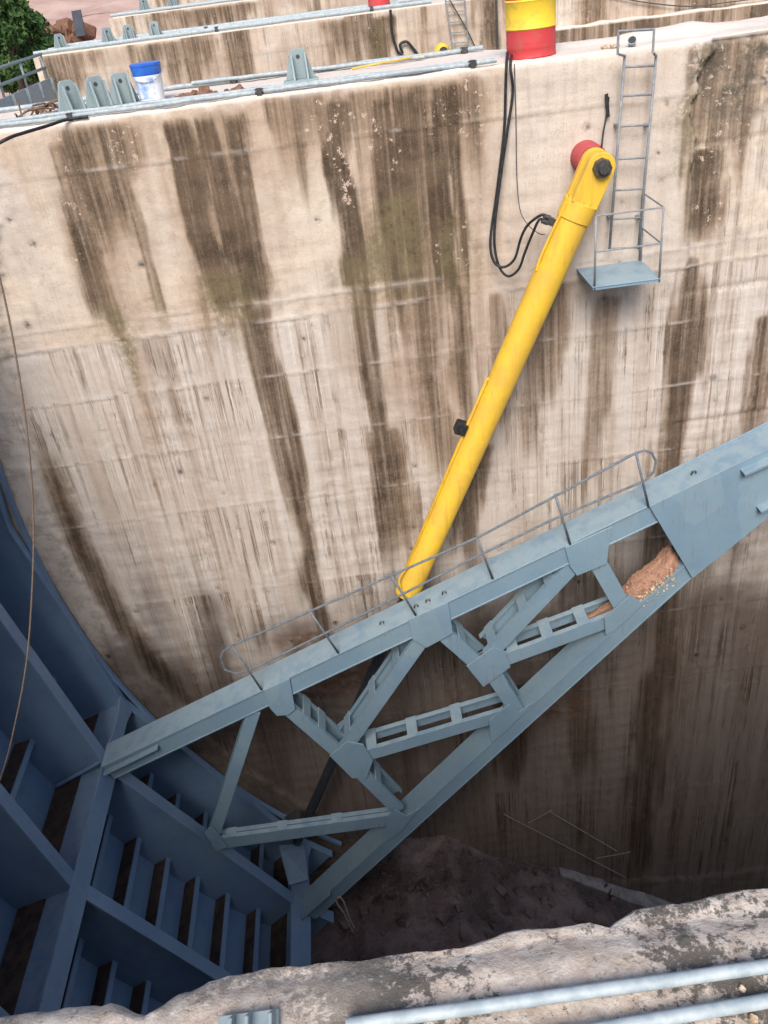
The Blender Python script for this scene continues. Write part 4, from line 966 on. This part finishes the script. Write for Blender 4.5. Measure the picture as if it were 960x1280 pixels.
hose('black_cable', [onZ(-30, 195, ZD - .1), onZ(8, 174, ZD + .015), onZ(30, 166, ZD + .02), onZ(60, 157, ZD + .02), onZ(82, 150, ZD + .02), onZ(110, 146, ZD + .02)], .018, M_BLACK, 'black cable lying along the deck edge under the front pipes at far left', 'cable')
vt = onZ(790, 57, ZD); vp = thing('vent_stub', vt, 'short white vent stub with dark mouth beside the ladder hoop', 'vent')
m = MB(); ax = Vector((-.25, -.75, .55)).normalized(); m.lathe(vt + Vector((0, 0, .02)), ax, [(0, .045), (.06, .046), (.063, .052), (.08, .052), (.08, .045), (.02, .04), (.02, 0)], 18, False); m.build('stub', M_PIPE, vp, True)
m = MB(); m.lathe(vt + Vector((0, 0, .02)), ax, [(.07, .0), (.07, .0445)], 18, False); m.build('dark_mouth', M_BLACK, vp)
m = MB(); r = random.Random(12)
for q, lab in (((757, 61), 'pale stone farthest left of the ladder hoop'), ((768, 60), 'pale stone nearest the ladder hoop on its left')):
    p = onZ(*q, ZD); m = MB(); s = .05; m.obox(p + Vector((0, 0, .02)), (s, .01, 0), (-.01, s * .7, 0), (0, 0, .02)); tag(m.build('stone', M_PEB, None, bevel=.012), lab, 'stone', 'stones by the ladder hoop')

# second pier details
zr2 = ZD + .06
for (x0_, x1_, y_, lab, cl) in ((-7.6, 3.0, Y2 + .18, 'front pipe on the edge of the second pier', (.46, .85)), (-7.4, 2.2, Y2 + .95, 'middle pipe on the deck of the second pier', (.45,)), (-7.4, 4.2, Y2 + 2.0, 'rear pipe on the deck of the second pier', ())):
    pipe_run('scaffold_pipe', (Vector((x0_, y_, zr2)), Vector((x1_, y_, zr2))), lab, .05, G1, cl, off=x0_)
for (x0_, x1_, y_, lab) in ((-8.2, 2., Y3 + .2, 'pipe along the edge of the third pier'), (-8.1, 2., Y3 + 1.2, 'pipe set back on the deck of the third pier')):
    pipe_run('scaffold_pipe', (Vector((x0_, y_, -.9 + .07)), Vector((x1_, y_, -.9 + .07))), lab, .06, G1, ())
m = MB()
def W2(px, py, dy=0): return onY(px, py, Y2 - .1 - dy)
hose('distant_hose', [W2(488, 12), W2(490, 40), W2(497, 64), W2(503, 66), W2(500, 56), W2(508, 52), W2(516, 60), W2(522, 68)], .035, M_BLACK, 'black hose looping on the face of the second pier', 'hose')
lad2 = thing('distant_ladder', W2(570, 30), 'thin steel ladder on the face of the second pier left of the drum', 'ladder')
for q0, q1 in (((556, -6), (566, 62)), ((580, -8), (586, 60))):
    m = MB(); m.tube([W2(*q0), W2(*q1)], .02, 6); m.build('ladder_rail', M_LAD, lad2)
for y in (2, 15, 28, 41, 54):
    m = MB(); m.tube([W2(557 + y * .13, y), W2(581 + y * .09, y - 2)], .015, 6); m.build('rung', M_LAD, lad2)
hose('slack_cable', [W2(560, -4), W2(585, 40), W2(596, 64)], .018, M_NUT, 'dark slack cable slanting across the distant ladder', 'cable', 6)
hose('slack_cable', [W2(755, -8), W2(800, 2), W2(860, 8), W2(900, 4), W2(962, -4)], .018, M_NUT, 'dark slack cable along the top of the second pier face', 'cable', 6)
m = MB(); m.tube([W2(620, -4), W2(622, 60)], .03, 6); tag(m.build('down_pipe', M_NUT), 'dark vertical pipe on the second pier just left of the large drum', 'pipe')
cy2 = thing('hydraulic_cylinder', W2(552, 62, .4), 'yellow head of the next gate cylinder peeping over the nearest opposite deck', 'hydraulic cylinder')
pe = W2(553, 63, .45); pa = (Vector((pe.x - 3.3, pe.y, pe.z - 7.)) - pe).normalized()
m = MB(); m.lathe(pe, pa, [(-.18, .0), (-.16, .12), (-.05, .2), (.5, .2), (.5, .24), (.72, .24), (.72, .19), (6.5, .19), (6.5, 0)], 24, False); m.build('barrel', M_YEL, cy2, True)
m = MB(); m.lathe(pe + Vector((0, -.3, 0)), (0, 1, 0), [(0, .11), (.2, .11)], 8); m.build('pin_nut', M_NUT, cy2)
hose('yellow_tube', [onZ(440, 86, ZD + .02), onZ(470, 80, ZD + .05), onZ(503, 74, ZD + .05), onZ(548, 64, ZD + .05)], .012, M_YEL, 'thin yellow tube lying along the deck behind the rear pipes', 'tube')

# next gate seen past the end of the second pier
g2 = thing('radial_gate', (-8, 20, -3), 'top of the next radial gate with a white handrail at the left edge', 'sluice gate')
m = MB(); X0 = -7.3
e0, e1 = onY(-40, 126, 19.5), onY(44, 92, 25.8)
m = MB(); m.prism([(X0, 13.7, -1.75), (X0 + .05, 13.7, -1.75), (X0 + .55, 13.7, -7), (X0 + .5, 13.7, -7)], (0, 12.3, 0)); m.build('skin_plate', M_PIPE, g2)
for y in np.arange(14.4, 26, 1.15):
    m = MB(); m.box(X0 + .055, X0 + .13, y - .03, y + .03, -2.1, -1.75); m.build('rib', M_PIPE, g2)
rr = MB(); 
for z in (-1.18, -1.5): rr.tube([(X0, 13.8, z), (X0, 26, z)], .035, 8)
ra = rr.build('handrail', M_PIPE, g2, True)
for y in np.arange(14.5, 26.1, 1.9):
    m = MB(); m.tube([(X0, y, -1.75), (X0, y, -1.18)], .03, 8); m.build('post', M_PIPE, ra, True)

# far bank: earth mound, leaning sheet, trees
mb = onY(75, 40, 47.); r = random.Random(21)
md = thing('earth_mound', (mb.x, 47, -2.2), 'heap of red-brown earth on the bank beyond the third pier', 'earth')
for i in range(26):
    p = Vector((mb.x + r.gauss(0, .55), 47 + r.gauss(0, .5), -2.0 + .75 * r.random())); s = .25 + .3 * r.random()
    u = Vector((r.gauss(0, 1), r.gauss(0, 1), r.gauss(0, 1))).normalized(); v = u.cross(Vector((.1, .3, 1))).normalized()
    m = MB(); m.obox(p, u * s, v * s * .8, u.cross(v) * s * .6); m.build('clod', M_RUB, md, bevel=.08)
sh = onY(97, 28, 45.5); m = MB(); m.prism([onY(q[0], q[1], 45.5) for q in ((89, 14), (100, 12), (107, 44), (95, 46))], (0, .15, 0)); tag(m.build('dark_sheet', M_SHEET), 'dark blue sheet leaning upright by the end of the third pier', 'sheet')
def tree(px, py, Y, h, rad, label, seed):
    p = onY(px, py, Y); base = Vector((p.x, Y, p.z - h * .62)); r = random.Random(seed); nr_ = np.random.default_rng(seed)
    root = thing('broadleaf_tree', base, label, 'tree', 'trees on the left bank')
    m = MB(); m.tube([base - UZ * 2, base + UZ * h * .2, base + Vector((.1, 0, h * .5)), base + Vector((-.1, .1, h * .85))], [.16, .13, .09, .03], 8)
    cs = []
    for i in range(26):
        a = r.random() * 6.28; el = r.random(); d = rad * (.35 + .65 * r.random())
        c = base + Vector((d * math.cos(a), d * math.sin(a), h * (.3 + .7 * el) )); c.x += (base.x - c.x) * el * .4; cs.append((c, .32 * rad * (.6 + .7 * r.random())))
        if i < 9: m.tube([base + UZ * h * (.2 + .4 * el), c], [.05, .012], 5)
    m.build('trunk', M_BARK, root)
    V_ = []; 
    for c, s in cs:
        n = 330; dv = nr_.normal(size=(n, 3)); dv /= np.linalg.norm(dv, axis=1)[:, None]; dv *= (s * nr_.random(n) ** .45)[:, None]; dv[:, 2] *= .7
        ctr = np.array(c) + dv; u = nr_.normal(size=(n, 3)); u /= np.linalg.norm(u, axis=1)[:, None]; v = np.cross(u, nr_.normal(size=(n, 3))); v /= np.linalg.norm(v, axis=1)[:, None]
        L = .075 + .06 * nr_.random(n)[:, None]
        V_.append(np.stack([ctr - u * L, ctr + v * L * .45, ctr + u * L, ctr - v * L * .45], 1))
    A_ = np.concatenate(V_).reshape(-1, 3) - np.array(base); n = len(A_) // 4
    me = bpy.data.meshes.new('crown'); me.from_pydata(A_.tolist(), [], np.arange(n * 4).reshape(n, 4).tolist()); me.materials.append(M_LEAF)
    link_mesh('crown', me, root)
tree(12, 62, 33, 3.4, 1.5, 'dark green leafy tree at the left edge, nearest and lowest of the three', 31)
tree(8, 15, 40, 4.2, 1.7, 'tall dark green tree reaching the top left corner', 32)
tree(34, 50, 38, 2.2, .9, 'small bushy tree against the end of the second pier', 33)

# ------------------------------------------------------------------ near pier things
zn = -1.9
q0, q1 = onZ(470, 1273, zn + .02), onZ(1000, 1199, zn + .02)
pipe_run('scaffold_pipe', (Vector((-.22, .961, zn + .025)), Vector((1.2, .972, zn + .025))), 'upper pale pipe on the near pier, closer to its broken edge', .0145, G1, ())
pipe_run('scaffold_pipe', (Vector((.05, .880, zn + .022)), Vector((1.2, .922, zn + .022))), 'lower pale pipe on the near pier, cut by the bottom right corner', .0145, G1, ())
nb = onZ(310, 1276, zn + .03)
sh_ = thing('pipe_shoe', nb - UZ * .03, 'pale blue steel shoe with lugs at the bottom edge beside the near pipe end', 'pipe bracket')
m = MB(); m.box(nb.x - .065, nb.x + .065, nb.y - .075, nb.y + .02, zn + .012, zn + .03); m.build('base_plate', M_BRK, sh_, bevel=.003)
for dx in (-.035, .0, .05):
    m = MB(); m.prism([(nb.x + dx, nb.y + .018, zn + .0302), (nb.x + dx, nb.y - .05, zn + .0302), (nb.x + dx, nb.y - .05, zn + .065), (nb.x + dx, nb.y - .01, zn + .07)], (.009, 0, 0)); m.build('lug', M_BRK, sh_, bevel=.002)
r = random.Random(40)
for i, q in enumerate(((928, 1236), (905, 1262), (942, 1273))):
    p = onZ(*q, zn + .008); m = MB(); s = .0045 + .003 * r.random(); u = Vector((r.gauss(0, 1), r.gauss(0, 1), r.gauss(0, .3))).normalized(); v = u.cross(UZ).normalized()
    m.obox(p, u * s * 1.2, v * s, u.cross(v) * s * .7); tag(m.build('pebble', M_PEB, None, bevel=.002), ('tiny pale pebble between the two near pipes', 'tiny pale pebble just below the lower near pipe', 'tiny pale pebble in the bottom right corner of the near pier')[i], 'pebble', 'pebbles on the near pier')

# pale poles lying against the wall foot
M_POLED = mat_plain('weathered_pole', (.13, .11, .095), (.19, .165, .145), 20, .9)
pf = thing('pole_frame', onY(720, 1055, 11.05), 'faint frame of thin pale poles leaning at the foot of the stained wall', 'poles')
for a, b in (((630, 1018), (782, 1097)), ((686, 1014), (771, 1064)), ((745, 1073), (788, 1065)), ((660, 1029), (690, 1013))):
    m = MB(); m.tube([onY(*a, 11.08), onY(*b, 11.08)], .014, 6); m.build('pole', M_POLED, pf)
